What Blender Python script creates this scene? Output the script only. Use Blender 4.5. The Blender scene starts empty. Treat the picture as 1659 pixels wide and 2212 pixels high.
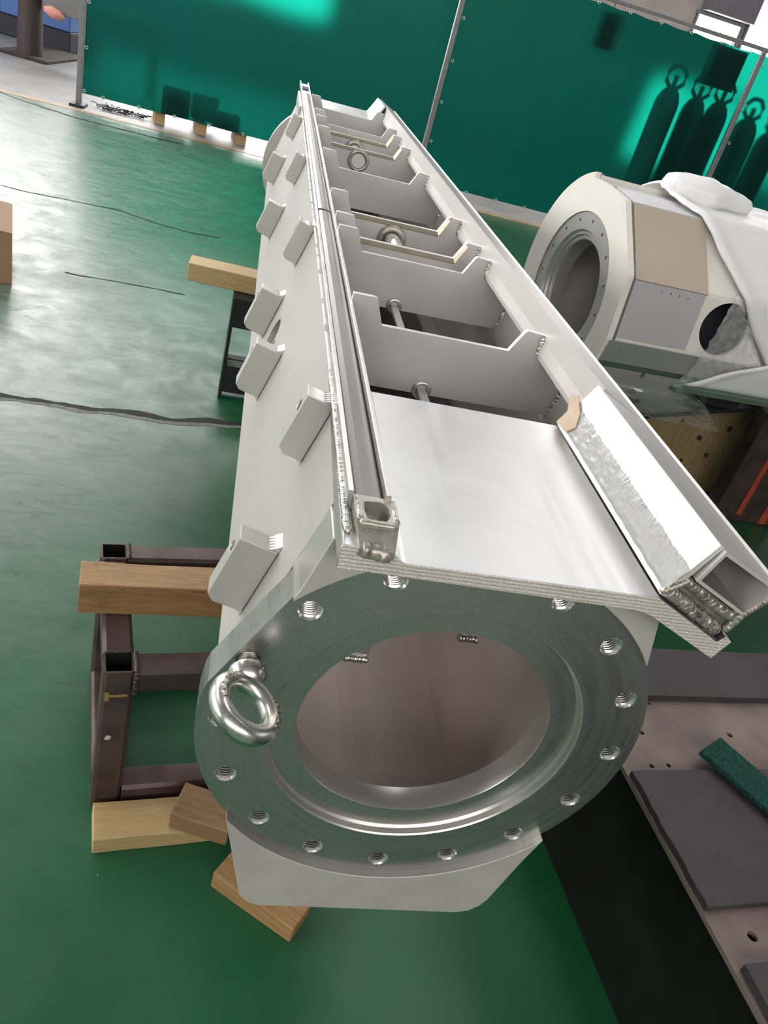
import bpy, bmesh, math, random
from mathutils import Vector, Matrix, noise
R_ = math.radians
random.seed(7)
COL = bpy.context.scene.collection
SC = bpy.context.scene
FZ = -0.75                      # floor level; the flange centre of the long beam is the origin

# ------------------------------------------------------------------ camera
cam_d = bpy.data.cameras.new('camera')
cam = bpy.data.objects.new('camera', cam_d)
COL.objects.link(cam)
rows = ((0.9629788, -0.09929337, 0.25062452),      # picture right
        (0.15649642, -0.55108778, -0.81964085),    # picture down
        (0.21950101, 0.82851861, -0.51514679))     # view direction
X, D, V = (Vector(r) for r in rows)
m = Matrix((X, -D, -V)).transposed().to_4x4()
m.translation = Vector((-0.251946, -0.537598, 0.589285))
cam.matrix_world = m
cam_d.sensor_fit = 'VERTICAL'
cam_d.sensor_height = 24
cam_d.lens = 1727.178 / 2212 * 24
cam_d.clip_start = 0.02
cam_d.clip_end = 200
SC.camera = cam
SC.view_settings.view_transform = 'Standard'
SC.view_settings.look = 'None'
SC.view_settings.gamma = 1
SC.view_settings.use_curve_mapping = False
SC.view_settings.exposure = 0.0
try:
    SC.cycles.use_denoising = True
    SC.cycles.max_bounces = 8
    SC.cycles.diffuse_bounces = 4
    SC.cycles.glossy_bounces = 4
    SC.cycles.transmission_bounces = 6
    SC.cycles.transparent_max_bounces = 8
    SC.cycles.caustics_reflective = False
    SC.cycles.caustics_refractive = False
    SC.cycles.sample_clamp_indirect = 6
except Exception:
    pass

# ------------------------------------------------------------------ world
world = bpy.data.worlds.new('world')
SC.world = world
world.use_nodes = True
world.node_tree.nodes['Background'].inputs[0].default_value = (0.75, 0.85, 1.0, 1)
world.node_tree.nodes['Background'].inputs[1].default_value = 1.0
WIN_FAR, WIN_RIGHT, SKY_E, WIN_SIDE = 12.0, 8.5, 2.4, 7.8     # brightness of the panes (far left, far right, roof lights, side)


# ------------------------------------------------------------------ materials
class NT:
    def __init__(s, name):
        s.m = bpy.data.materials.new(name)
        s.m.use_nodes = True
        s.t = s.m.node_tree
        s.n = s.t.nodes
        s.b = s.n['Principled BSDF']
        s.out = s.n['Material Output']

    def new(s, typ, **kw):
        n = s.n.new(typ)
        for k, v in kw.items():
            setattr(n, k, v)
        return n

    def link(s, a, b):
        s.t.links.new(a, b)

    def coords(s, scale=(1, 1, 1), rot=(0, 0, 0), kind='Object'):
        tc = s.new('ShaderNodeTexCoord')
        mp = s.new('ShaderNodeMapping')
        mp.inputs['Scale'].default_value = scale
        mp.inputs['Rotation'].default_value = rot
        s.link(tc.outputs[kind], mp.inputs['Vector'])
        return mp.outputs['Vector']

    def noise(s, vec, scale, detail=4, rough=0.55, dist=0.0):
        n = s.new('ShaderNodeTexNoise')
        n.inputs['Scale'].default_value = scale
        n.inputs['Detail'].default_value = detail
        n.inputs['Roughness'].default_value = rough
        n.inputs['Distortion'].default_value = dist
        s.link(vec, n.inputs['Vector'])
        return n.outputs['Fac']

    def ramp(s, fac, stops):
        r = s.new('ShaderNodeValToRGB')
        els = r.color_ramp.elements
        while len(els) < len(stops):
            els.new(0.5)
        for e, (p, c) in zip(els, stops):
            e.position = p
            e.color = (*c, 1) if len(c) == 3 else c
        s.link(fac, r.inputs['Fac'])
        return r.outputs['Color']

    def mapr(s, fac, a, b, c, d):
        n = s.new('ShaderNodeMapRange')
        for i, v in enumerate((a, b, c, d)):
            n.inputs[i + 1].default_value = v
        s.link(fac, n.inputs[0])
        return n.outputs[0]

    def mix(s, fac, a, b, mode='MIX'):
        n = s.new('ShaderNodeMix', data_type='RGBA', blend_type=mode)
        for sock, v in ((n.inputs[0], fac), (n.inputs[6], a), (n.inputs[7], b)):
            if hasattr(v, 'is_linked') or hasattr(v, 'node'):
                s.link(v, sock)
            elif isinstance(v, (int, float)):
                sock.default_value = v
            else:
                sock.default_value = (*v, 1) if len(v) == 3 else v
        return n.outputs[2]

    def bump(s, h, strength=0.3, dist=0.001):
        b = s.new('ShaderNodeBump')
        b.inputs['Strength'].default_value = strength
        b.inputs['Distance'].default_value = dist
        s.link(h, b.inputs['Height'])
        s.link(b.outputs['Normal'], s.b.inputs['Normal'])

    def set(s, **kw):
        for k, v in kw.items():
            sock = s.b.inputs[k.replace('_', ' ')]
            if hasattr(v, 'node'):
                s.link(v, sock)
            elif isinstance(v, (tuple, list)):
                sock.default_value = (*v, 1) if len(v) == 3 else v
            else:
                sock.default_value = v
        return s


def plain(name, col, rough=0.5, metal=0.0, var=0.12, nscale=30, bump=0.0, rvar=0.0, stretch=(1, 1, 1), spec=0.5):
    t = NT(name)
    v = t.coords(stretch)
    n = t.noise(v, nscale)
    dark = tuple(c * (1 - var) for c in col)
    lite = tuple(min(1, c * (1 + var)) for c in col)
    t.set(Base_Color=t.ramp(n, [(0.3, dark), (0.7, lite)]), Metallic=metal, Specular_IOR_Level=spec)
    if rvar:
        t.set(Roughness=t.mapr(n, 0.3, 0.7, rough - rvar, rough + rvar))
    else:
        t.set(Roughness=rough)
    if bump:
        t.bump(t.noise(v, nscale * 8, 3), bump)
    return t.m


def steel(name, col=(0.6, 0.59, 0.57), rough=0.25, streak=(6, 200, 200), amp=0.07, bump=0.06, smudge=0.12, aniso=0.0):
    t = NT(name)
    v = t.coords(streak)
    n = t.noise(v, 3.0, 5)
    w = t.noise(t.coords(), 9.0, 5, 0.6, 0.5)
    c = t.ramp(w, [(0.35, tuple(x * (1 - smudge) for x in col)), (0.65, tuple(min(1, x * (1 + smudge)) for x in col))])
    a = t.mapr(n, 0.25, 0.75, -amp, amp)
    b = t.mapr(w, 0.3, 0.7, rough - amp * 0.6, rough + amp * 0.8)
    ad = t.new('ShaderNodeMath', operation='ADD')
    t.link(a, ad.inputs[0])
    t.link(b, ad.inputs[1])
    t.set(Base_Color=c, Metallic=1.0, Roughness=ad.outputs[0], Anisotropic=aniso)
    t.bump(n, bump, 0.0004)
    return t.m


def flange_steel():
    t = NT('machined flange steel')
    tc = t.new('ShaderNodeTexCoord')
    sp = t.new('ShaderNodeSeparateXYZ')
    t.link(tc.outputs['Object'], sp.inputs[0])
    cx = t.new('ShaderNodeCombineXYZ')
    t.link(sp.outputs['X'], cx.inputs[0])
    t.link(sp.outputs['Z'], cx.inputs[1])
    ln = t.new('ShaderNodeVectorMath', operation='LENGTH')
    t.link(cx.outputs[0], ln.inputs[0])
    at = t.new('ShaderNodeMath', operation='ARCTAN2')
    t.link(sp.outputs['X'], at.inputs[0])
    t.link(sp.outputs['Z'], at.inputs[1])
    cv = t.new('ShaderNodeCombineXYZ')
    mu = t.new('ShaderNodeMath', operation='MULTIPLY')
    mu.inputs[1].default_value = 90
    t.link(ln.outputs['Value'], mu.inputs[0])
    t.link(mu.outputs[0], cv.inputs[0])
    mu2 = t.new('ShaderNodeMath', operation='MULTIPLY')
    mu2.inputs[1].default_value = 1.3
    t.link(at.outputs[0], mu2.inputs[0])
    t.link(mu2.outputs[0], cv.inputs[1])
    rings = t.noise(cv.outputs[0], 1.2, 3, 0.5)
    w = t.noise(t.coords(), 5.0, 2, 0.5, 0.4)
    scr = t.noise(t.coords((400, 30, 60), (0.2, 0.5, 0.3)), 2.0, 3)
    t.set(Base_Color=t.ramp(w, [(0.3, (0.52, 0.52, 0.51)), (0.7, (0.57, 0.57, 0.555))]), Metallic=0.9)
    ad = t.new('ShaderNodeMath', operation='ADD')
    t.link(t.mapr(rings, 0.3, 0.7, 0.22, 0.34), ad.inputs[0])
    t.link(t.mapr(scr, 0.3, 0.7, -0.012, 0.012), ad.inputs[1])
    t.set(Roughness=ad.outputs[0])
    t.bump(rings, 0.03, 0.0005)
    return t.m


def milled():
    t = NT('milled edge steel')
    v = t.coords()
    wv = t.new('ShaderNodeTexWave', wave_type='BANDS', bands_direction='X')
    wv.inputs['Scale'].default_value = 75
    wv.inputs['Distortion'].default_value = 2.5
    wv.inputs['Detail'].default_value = 1
    wv.inputs['Detail Scale'].default_value = 6
    t.link(t.coords((1, 1, 1), (0, R_(25), 0)), wv.inputs['Vector'])
    w2 = t.new('ShaderNodeTexWave', wave_type='BANDS', bands_direction='Z')
    w2.inputs['Scale'].default_value = 90
    w2.inputs['Distortion'].default_value = 1.0
    t.link(v, w2.inputs['Vector'])
    mm = t.mix(0.45, wv.outputs['Color'], w2.outputs['Color'])
    t.set(Base_Color=t.ramp(t.noise(v, 20), [(0.3, (0.74, 0.67, 0.62)), (0.7, (0.88, 0.80, 0.75))]), Metallic=0.2,
          Roughness=0.42)
    t.bump(mm, 0.9, 0.0009)
    return t.m


def wood(name, a, b, dark=(0.05, 0.03, 0.015), grain=(1, 14, 14), stain=0.5, rough=0.6):
    t = NT(name)
    v = t.coords(grain)
    n = t.noise(v, 8.0, 6, 0.6, 1.2)
    col = t.ramp(n, [(0.3, a), (0.62, b)])
    s = t.noise(t.coords(), 11.0, 5, 0.7, 0.6)
    msk = t.ramp(s, [(0.60, (0, 0, 0)), (0.74, (stain,) * 3)])
    f = t.noise(t.coords(tuple(g * 1.2 for g in grain)), 22.0, 3)
    crack = t.ramp(f, [(0.68, (0, 0, 0)), (0.76, (0.8,) * 3)])
    c = t.mix(msk, col, dark)
    c = t.mix(crack, c, tuple(x * 0.35 for x in a))
    t.set(Base_Color=c, Roughness=rough)
    t.bump(n, 0.35, 0.002)
    return t.m


def emit(name, col, s):
    t = NT(name)
    t.set(Base_Color=(0.8, 0.8, 0.8), Emission_Color=col, Emission_Strength=s, Roughness=0.3)
    return t.m


def floor_mat():
    t = NT('worn green epoxy floor')
    v = t.coords()
    big = t.noise(v, 0.9, 5, 0.6, 0.5)
    mid = t.noise(v, 7.0, 6, 0.65, 0.6)
    green = t.ramp(big, [(0.3, (0.007, 0.075, 0.025)), (0.55, (0.010, 0.100, 0.036)), (0.75, (0.017, 0.130, 0.050))])
    # worn grey-green scuffing, stronger in the lane past the beam where it also paints in reflected window haze
    tc = t.new('ShaderNodeTexCoord')
    sp = t.new('ShaderNodeSeparateXYZ')
    t.link(tc.outputs['Object'], sp.inputs[0])
    lane = t.mapr(sp.outputs['X'], -0.20, -1.0, 0.05, 1.0)
    lane_y = t.mapr(sp.outputs['Y'], 0.5, 2.0, 0.12, 1.0)
    lane = t.mix(1.0, lane, lane_y, 'MULTIPLY')
    scuff_haze = t.noise(t.coords((1.0, 3.0, 1)), 5.0, 8, 0.72, 1.5)
    sm = t.ramp(scuff_haze, [(0.36, (0.12, 0.12, 0.12)), (0.68, (0.85,) * 3)])
    mlt = t.mix(1.0, sm, lane, 'MULTIPLY')
    c = t.mix(mlt, green, (0.31, 0.36, 0.32))
    spots = t.noise(t.coords((1, 1.6, 1)), 26.0, 3, 0.5, 0.4)
    sl = t.mapr(sp.outputs['X'], -0.35, -1.0, 0.08, 1.0)
    c = t.mix(t.mix(1.0, t.ramp(spots, [(0.64, (0, 0, 0)), (0.69, (0.8,) * 3)]), sl, 'MULTIPLY'), c, (0.015, 0.03, 0.022))
    chips = t.noise(t.coords((1, 1, 1)), 60.0, 2, 0.5)
    c = t.mix(t.ramp(chips, [(0.775, (0, 0, 0)), (0.79, (0.7,) * 3)]), c, (0.5, 0.5, 0.45))
    r = t.mapr(mid, 0.3, 0.7, 0.30, 0.48)
    t.set(Base_Color=c, Roughness=r, Specular_IOR_Level=0.5)
    h = t.mix(0.5, t.noise(v, 2.2, 4), t.noise(t.coords((1, 1, 1)), 45.0, 5, 0.6))
    t.bump(h, 0.16, 0.003)
    return t.m


def curtain_mat():
    t = NT('green translucent welding curtain')
    v = t.coords()
    n = t.noise(t.coords((3, 1, 0.6)), 1.4, 4, 0.6, 1.0)
    col = t.ramp(n, [(0.3, (0.0, 0.045, 0.040)), (0.7, (0.0, 0.065, 0.056))])
    t.set(Base_Color=col, Roughness=0.42, Specular_IOR_Level=0.35)
    rf = t.new('ShaderNodeBsdfRefraction')
    rf.inputs['IOR'].default_value = 1.22
    rf.inputs['Roughness'].default_value = 0.36
    t.link(t.mix(0.0, (0.001, 0.15, 0.105), (0, 0.5, 0.4)), rf.inputs['Color'])
    tl = t.new('ShaderNodeBsdfTranslucent')
    tl.inputs['Color'].default_value = (0.001, 0.14, 0.105, 1)
    m1 = t.new('ShaderNodeMixShader')
    m1.inputs[0].default_value = 0.30
    t.link(rf.outputs[0], m1.inputs[1])
    t.link(tl.outputs[0], m1.inputs[2])
    m2 = t.new('ShaderNodeMixShader')
    m2.inputs[0].default_value = 0.62
    t.link(t.b.outputs[0], m2.inputs[1])
    t.link(m1.outputs[0], m2.inputs[2])
    t.link(m2.outputs[0], t.out.inputs['Surface'])
    return t.m


def film_mat():
    t = NT('clear plastic film')
    n = t.noise(t.coords((1, 1, 1)), 14, 5, 0.6, 1.5)
    t.set(Base_Color=(0.9, 0.92, 0.92), Roughness=0.12, Specular_IOR_Level=0.9)
    t.bump(n, 0.9, 0.02)
    tr = t.new('ShaderNodeBsdfTransparent')
    mx = t.new('ShaderNodeMixShader')
    mx.inputs[0].default_value = 0.30
    t.link(tr.outputs[0], mx.inputs[1])
    t.link(t.b.outputs[0], mx.inputs[2])
    t.link(mx.outputs[0], t.out.inputs['Surface'])
    return t.m


M = {}
M['floor'] = floor_mat()
M['pale_floor'] = plain('pale concrete floor', (0.20, 0.20, 0.195), 0.5, var=0.2, nscale=3)
M['ochre'] = plain('ochre floor line', (0.33, 0.22, 0.11), 0.5, var=0.25, nscale=8)
M['crack'] = plain('dark floor crack', (0.012, 0.018, 0.014), 0.8, var=0.3, nscale=60, bump=0.5)
M['cracklip'] = plain('chipped concrete lip', (0.20, 0.20, 0.18), 0.8, var=0.35, nscale=60)
M['wall'] = plain('beige wall', (0.42, 0.37, 0.33), 0.8, nscale=2)
M['wall_pale'] = plain('pale back wall', (0.62, 0.60, 0.57), 0.8, nscale=2)
M['wall_dark'] = plain('grey wall cladding', (0.20, 0.21, 0.23), 0.7, nscale=2)
M['ceiling'] = plain('dark roof sheet', (0.20, 0.20, 0.21), 0.8, nscale=2)
M['column'] = plain('dark grey column paint', (0.16, 0.15, 0.17), 0.6)
M['win_far'] = emit('bright daylight pane', (1.0, 0.97, 0.93), WIN_FAR)
M['win_right'] = emit('glaring daylight pane', (1.0, 0.97, 0.90), WIN_RIGHT)
M['skylight'] = emit('roof light panel', (1.0, 0.98, 0.97), SKY_E)
M['win_side'] = emit('side daylight pane', (1.0, 0.965, 0.93), WIN_SIDE)
M['win_dim'] = emit('dull daylight pane', (1.0, 0.97, 0.95), 1.2)
M['win_rear'] = emit('rear daylight pane', (1.0, 0.94, 0.90), 4.6)
M['blasted'] = plain('bead blasted stainless', (0.54, 0.515, 0.485), 0.52, metal=0.25, var=0.05, nscale=4, bump=0.08, rvar=0.05)
M['front_blast'] = plain('shot blasted end plate', (0.60, 0.57, 0.53), 0.6, metal=0.3, var=0.09, nscale=14, bump=0.5)
M['rib'] = plain('mill finish stainless rib', (0.66, 0.635, 0.625), 0.42, metal=0.25, var=0.07, nscale=7, bump=0.04, rvar=0.05)
M['inner'] = plain('dull interior stainless', (0.78, 0.68, 0.60), 0.6, metal=0.0, var=0.08, nscale=6)
M['inner_shaded'] = plain('shaded interior stainless', (0.15, 0.13, 0.12), 0.5, metal=0.2, var=0.25, nscale=6)  # dark tone paints in the shade deep inside the beam
M['cut'] = plain('bright cut edge', (0.86, 0.84, 0.82), 0.32, metal=0.6, var=0.08, nscale=60)
M['gold'] = plain('heat tinted bevel', (0.52, 0.46, 0.34), 0.35, metal=0.8, var=0.1, nscale=30)
M['flange'] = flange_steel()
M['brushed'] = steel('brushed steel', (0.62, 0.61, 0.58), 0.28, (30, 3, 30), 0.04, 0.02, 0.06)
M['rim'] = plain('bright machined rim', (0.66, 0.64, 0.59), 0.3, metal=0.75, var=0.05, nscale=10)
M['block'] = plain('ground block steel', (0.66, 0.65, 0.61), 0.34, metal=0.45, var=0.04, nscale=5)
M['strip'] = plain('grey rail top face', (0.40, 0.385, 0.39), 0.38, metal=0.5, var=0.06, nscale=12)
M['rail'] = plain('rolled rail steel', (0.66, 0.63, 0.61), 0.30, metal=0.75, var=0.06, nscale=20, rvar=0.04)
M['bar'] = plain('grey brown filler strip', (0.27, 0.25, 0.255), 0.42, metal=0.35, var=0.16, nscale=14, stretch=(1, 0.25, 1))
M['plate'] = steel('smooth planed plate', (0.64, 0.645, 0.66), 0.34, (40, 2, 40), 0.04, 0.03, 0.05)
M['web'] = plain('bright pickled stainless', (0.82, 0.79, 0.76), 0.42, metal=0.35, var=0.05, nscale=6)
M['milled'] = milled()
M['weld'] = steel('weld metal', (0.72, 0.70, 0.65), 0.34, (40, 40, 40), 0.06, 0.12, 0.12)
M['weldcast'] = plain('bronze grey weld metal', (0.47, 0.44, 0.39), 0.34, metal=0.55, var=0.2, nscale=90, bump=0.08)
M['thread'] = plain('cut thread steel', (0.88, 0.86, 0.85), 0.20, metal=0.88, var=0.03, nscale=20)
M['zinc'] = steel('zinc plated eye bolt', (0.74, 0.73, 0.69), 0.27, (30, 30, 30), 0.06, 0.25, 0.12)
M['thread_dark'] = steel('dull bolt thread', (0.40, 0.37, 0.30), 0.35, (30, 30, 30), 0.05, 0.1, 0.2)
M['film_white'] = NT('rough white protective film').set(Base_Color=(0.44, 0.45, 0.45), Roughness=0.34, Subsurface_Weight=0.0).m
M['mask'] = plain('tan masking remnant', (0.60, 0.47, 0.33), 0.6)
M['wood_old'] = wood('old stained timber', (0.26, 0.14, 0.055), (0.42, 0.25, 0.105), (0.09, 0.055, 0.04), (1.2, 16, 16), 0.65)
M['wood_new'] = wood('fresh pine timber', (0.50, 0.34, 0.155), (0.62, 0.44, 0.22), (0.30, 0.17, 0.07), (1.2, 14, 14), 0.35)
M['wood_pale'] = wood('pale sawn board', (0.44, 0.31, 0.14), (0.55, 0.41, 0.20), (0.12, 0.08, 0.04), (1.2, 12, 30), 0.5)
M['wood_dirty'] = wood('dirty plywood offcut', (0.20, 0.115, 0.055), (0.30, 0.19, 0.10), (0.04, 0.03, 0.025), (2, 10, 30), 0.85)
M['wood_big'] = wood('oily knotted timber block', (0.22, 0.155, 0.07), (0.34, 0.25, 0.12), (0.04, 0.03, 0.015), (9, 9, 1.5), 0.6)
M['rust'] = plain('brown primed steel tube', (0.090, 0.058, 0.052), 0.40, metal=0.2, var=0.4, nscale=14, bump=0.25, rvar=0.1)
M['hollow'] = plain('black tube inside', (0.004, 0.004, 0.004), 0.9)
M['blacksteel'] = plain('black painted steel', (0.016, 0.018, 0.020), 0.6, var=0.3, nscale=20)
M['bench_dark'] = plain('mill scale plate', (0.070, 0.058, 0.064), 0.55, metal=0.25, var=0.25, nscale=9, bump=0.25, rvar=0.08)
M['bench_light'] = plain('worn bare bench plate', (0.26, 0.20, 0.175), 0.6, metal=0.2, var=0.22, nscale=12, bump=0.4)
M['bench_side'] = plain('black bench side', (0.006, 0.007, 0.006), 0.9, var=0.4, nscale=10, spec=0.15)
M['pad'] = plain('green scouring pad', (0.006, 0.075, 0.052), 0.95, var=0.6, nscale=160, bump=1.0)
M['vessel'] = plain('cream blasted vessel', (0.88, 0.84, 0.78), 0.55, metal=0.0, var=0.06, nscale=3)
M['vessel_ring'] = plain('grey machined ring', (0.54, 0.54, 0.52), 0.38, metal=0.5, var=0.06, nscale=6)
M['vessel_seam'] = plain('dull welded seam', (0.34, 0.32, 0.31), 0.4, metal=0.5, var=0.15, nscale=50)
M['panel_white'] = plain('white cover sheet', (0.66, 0.66, 0.70), 0.5, var=0.02)
M['panel_tan'] = plain('tan cover sheet', (0.52, 0.44, 0.355), 0.5, var=0.04, nscale=5)
M['panel_lilac'] = plain('lilac grey cover sheet', (0.52, 0.49, 0.52), 0.5, var=0.04, nscale=5)
M['foam'] = NT('white foam wrap').set(Base_Color=(0.84, 0.85, 0.85), Roughness=0.5, Subsurface_Weight=0.0).m
M['film'] = film_mat()
M['curtain'] = curtain_mat()
M['post'] = plain('grey galvanised post', (0.24, 0.24, 0.245), 0.5, metal=0.4, var=0.12)
M['eyelet'] = plain('bright eyelet', (0.6, 0.6, 0.6), 0.3, metal=0.9)
M['black'] = plain('dark grey object paint', (0.022, 0.024, 0.032), 0.5)
M['cyl'] = plain('dark gas cylinder paint', (0.020, 0.024, 0.040), 0.45)
M['blue'] = plain('blue machine paint', (0.060, 0.15, 0.40), 0.45, var=0.08, nscale=2)
M['navy'] = plain('dark machine skirt', (0.014, 0.015, 0.026), 0.55)
M['brown'] = plain('brown column paint', (0.060, 0.040, 0.042), 0.5, var=0.2, nscale=3)
M['card'] = plain('brown cardboard', (0.40, 0.24, 0.14), 0.75, var=0.06, nscale=8)
M['white'] = plain('white plastic', (0.75, 0.75, 0.76), 0.4)
M['pink'] = plain('pink cloth', (0.80, 0.36, 0.29), 0.7, var=0.1)
M['red'] = plain('red orange paint', (0.42, 0.060, 0.028), 0.55, var=0.25, nscale=25)
M['dirty'] = plain('dirty brown steel', (0.045, 0.028, 0.022), 0.7, var=0.5, nscale=16, bump=0.4)
M['debris'] = plain('dark plastic strips', (0.03, 0.03, 0.04), 0.3, var=0.5, nscale=20)


# ------------------------------------------------------------------ mesh helpers
def obj(name, bm, mat=None, parent=None, smooth=False, mats=None):
    me = bpy.data.meshes.new(name)
    bmesh.ops.recalc_face_normals(bm, faces=bm.faces)
    bm.to_mesh(me)
    bm.free()
    for mm in (mats or [mat]):
        me.materials.append(M[mm])
    if smooth:
        me.polygons.foreach_set('use_smooth', [True] * len(me.polygons))
    o = bpy.data.objects.new(name, me)
    COL.objects.link(o)
    if parent:
        o.parent = parent
    if name == 'weld_bead':
        o['kind'] = 'stuff'
    return o


def thing(name, label, cat, loc=(0, 0, 0), rot=(0, 0, 0), group=None):
    o = bpy.data.objects.new(name, None)
    COL.objects.link(o)
    o.location = loc
    o.rotation_euler = rot
    o.empty_display_size = 0.05
    o['label'] = label
    o['category'] = cat
    if group:
        o['group'] = group
    return o


def tag(o, label, cat, group=None):
    o['label'] = label
    o['category'] = cat
    if group:
        o['group'] = group
    return o


def struct(o):
    o['kind'] = 'structure'
    return o


def inst(src, loc=None, rot=None, parent=None, scale=None):
    c = src.copy()
    COL.objects.link(c)
    if loc is not None:
        c.location = loc
    if rot is not None:
        c.rotation_euler = rot
    if scale is not None:
        c.scale = scale
    c.parent = parent if parent is not None else src.parent
    return c


def dup(root, loc, rot=None, label=None):
    r = root.copy()
    COL.objects.link(r)
    r.location = loc
    if rot is not None:
        r.rotation_euler = rot
    if label:
        r['label'] = label
    for ch in list(root.children):
        c = ch.copy()
        COL.objects.link(c)
        c.parent = r
        for g in ch.children:
            d = g.copy()
            COL.objects.link(d)
            d.parent = c
    return r


def bev(bm, w, seg=1):
    if w:
        bmesh.ops.bevel(bm, geom=list(bm.edges), offset=w, segments=seg, affect='EDGES', profile=0.7)
    return bm


def box(x0, x1, y0, y1, z0, z1, w=0.0, seg=1, bm=None):
    b = bmesh.new()
    vs = [b.verts.new((x, y, z)) for x in (x0, x1) for y in (y0, y1) for z in (z0, z1)]
    for f in ((0, 1, 3, 2), (4, 6, 7, 5), (0, 4, 5, 1), (2, 3, 7, 6), (0, 2, 6, 4), (1, 5, 7, 3)):
        b.faces.new([vs[i] for i in f])
    bev(b, w, seg)
    if bm is None:
        return b
    return join(bm, b)


def join(a, b):
    me = bpy.data.meshes.new('t')
    b.to_mesh(me)
    b.free()
    a.from_mesh(me)
    bpy.data.meshes.remove(me)
    return a


def prism(pts, y0, y1, bm=None, w=0.0, axis='y', mapf=None):
    """extrude a closed profile; default profile (x,z) along y"""
    b = bmesh.new()
    if mapf is None:
        mapf = {'y': lambda a, c, t: (a, t, c), 'x': lambda a, c, t: (t, a, c), 'z': lambda a, c, t: (a, c, t)}[axis]
    A = [b.verts.new(mapf(p[0], p[1], y0)) for p in pts]
    B = [b.verts.new(mapf(p[0], p[1], y1)) for p in pts]
    n = len(pts)
    b.faces.new(A[::-1])
    b.faces.new(B)
    for i in range(n):
        b.faces.new((A[i], A[(i + 1) % n], B[(i + 1) % n], B[i]))
    bmesh.ops.recalc_face_normals(b, faces=b.faces)
    if w:
        bev(b, w)
    if bm is None:
        return b
    return join(bm, b)


def holed(outer, holes, y0, y1, mapf=None, bm=None, through=True, depth=None, back=True, outer2=None):
    """plate with holes: caps by triangle fill. outer/holes are 2D loops; y0 = front plane, y1 = back plane"""
    b = bm or bmesh.new()
    if mapf is None:
        mapf = lambda a, c, t: (a, t, c)

    def cap(t, out, hs):
        es = []
        loops = []
        for lp in [out] + hs:
            vs = [b.verts.new(mapf(p[0], p[1], t)) for p in lp]
            loops.append(vs)
            for i in range(len(vs)):
                es.append(b.edges.new((vs[i], vs[(i + 1) % len(vs)])))
        bmesh.ops.triangle_fill(b, use_beauty=True, use_dissolve=False, edges=es)
        return loops
    fl = cap(y0, outer, holes)
    bl = cap(y1, outer2 or outer, holes if through else []) if back else None
    if bl:
        for k in range(len(bl)):
            n = len(fl[k])
            for i in range(n):
                b.faces.new((fl[k][i], fl[k][(i + 1) % n], bl[k][(i + 1) % n], bl[k][i]))
    if not through:
        for lp, h in zip(fl[1:], holes):
            bt = [b.verts.new(mapf(p[0], p[1], y0 + depth)) for p in h]
            for i in range(len(lp)):
                b.faces.new((lp[i], lp[(i + 1) % len(lp)], bt[(i + 1) % len(lp)], bt[i]))
            b.faces.new(bt)
    return b


def circ(r, n=32, cx=0, cy=0, a0=0, a1=360, end=False):
    k = n if not end else n - 1
    return [(cx + r * math.cos(R_(a0 + (a1 - a0) * i / k)), cy + r * math.sin(R_(a0 + (a1 - a0) * i / k))) for i in range(n)]


def lathe(profile, n=32, bm=None, mapf=None, closed=False):
    """profile [(r, t)] about the t axis; default t -> y"""
    b = bm or bmesh.new()
    mapf = mapf or (lambda a, c, t: (a, t, c))
    rings = []
    for r, t in profile:
        if r < 1e-6:
            rings.append([b.verts.new(mapf(0, 0, t))])
        else:
            rings.append([b.verts.new(mapf(r * math.cos(2 * math.pi * i / n), r * math.sin(2 * math.pi * i / n), t)) for i in range(n)])
    for k in range(len(rings) - 1 + (1 if closed else 0)):
        a, c = rings[k], rings[(k + 1) % len(rings)]
        for i in range(n):
            j = (i + 1) % n
            if len(a) == 1 and len(c) == 1:
                continue
            if len(a) == 1:
                b.faces.new((a[0], c[j], c[i]))
            elif len(c) == 1:
                b.faces.new((a[i], a[j], c[0]))
            else:
                b.faces.new((a[i], a[j], c[j], c[i]))
    return b


def tube(path, r, n=10, bm=None, rf=None, cap=True):
    b = bm or bmesh.new()
    path = [Vector(p) for p in path]
    rings = []
    up = Vector((0, 0, 1))
    for i, p in enumerate(path):
        t = (path[min(i + 1, len(path) - 1)] - path[max(i - 1, 0)]).normalized()
        a = t.cross(up)
        if a.length < 1e-3:
            a = t.cross(Vector((1, 0, 0)))
        a.normalize()
        c = t.cross(a)
        rr = rf(i) if rf else r
        rings.append([b.verts.new(p + rr * (math.cos(2 * math.pi * k / n) * a + math.sin(2 * math.pi * k / n) * c)) for k in range(n)])
    for q in range(len(rings) - 1):
        for k in range(n):
            b.faces.new((rings[q][k], rings[q][(k + 1) % n], rings[q + 1][(k + 1) % n], rings[q + 1][k]))
    if cap:
        b.faces.new(rings[0][::-1])
        b.faces.new(rings[-1])
    return b


def bead(p0, p1, r, pitch=0.004, bm=None, amp=0.18, n=8):
    p0, p1 = Vector(p0), Vector(p1)
    L = (p1 - p0).length
    k = max(4, int(L / pitch * 3))
    pts = []
    for i in range(k + 1):
        t = i / k
        j = Vector((random.uniform(-1, 1), random.uniform(-1, 1), random.uniform(-1, 1))) * r * 0.1
        pts.append(p0.lerp(p1, t) + j)
    return tube(pts, r, n, bm, rf=lambda i: r * (1 + amp * (1 if i % 3 == 0 else -0.6 if i % 3 == 1 else 0.1)) * (0.6 if i in (0, k) else 1))


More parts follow.
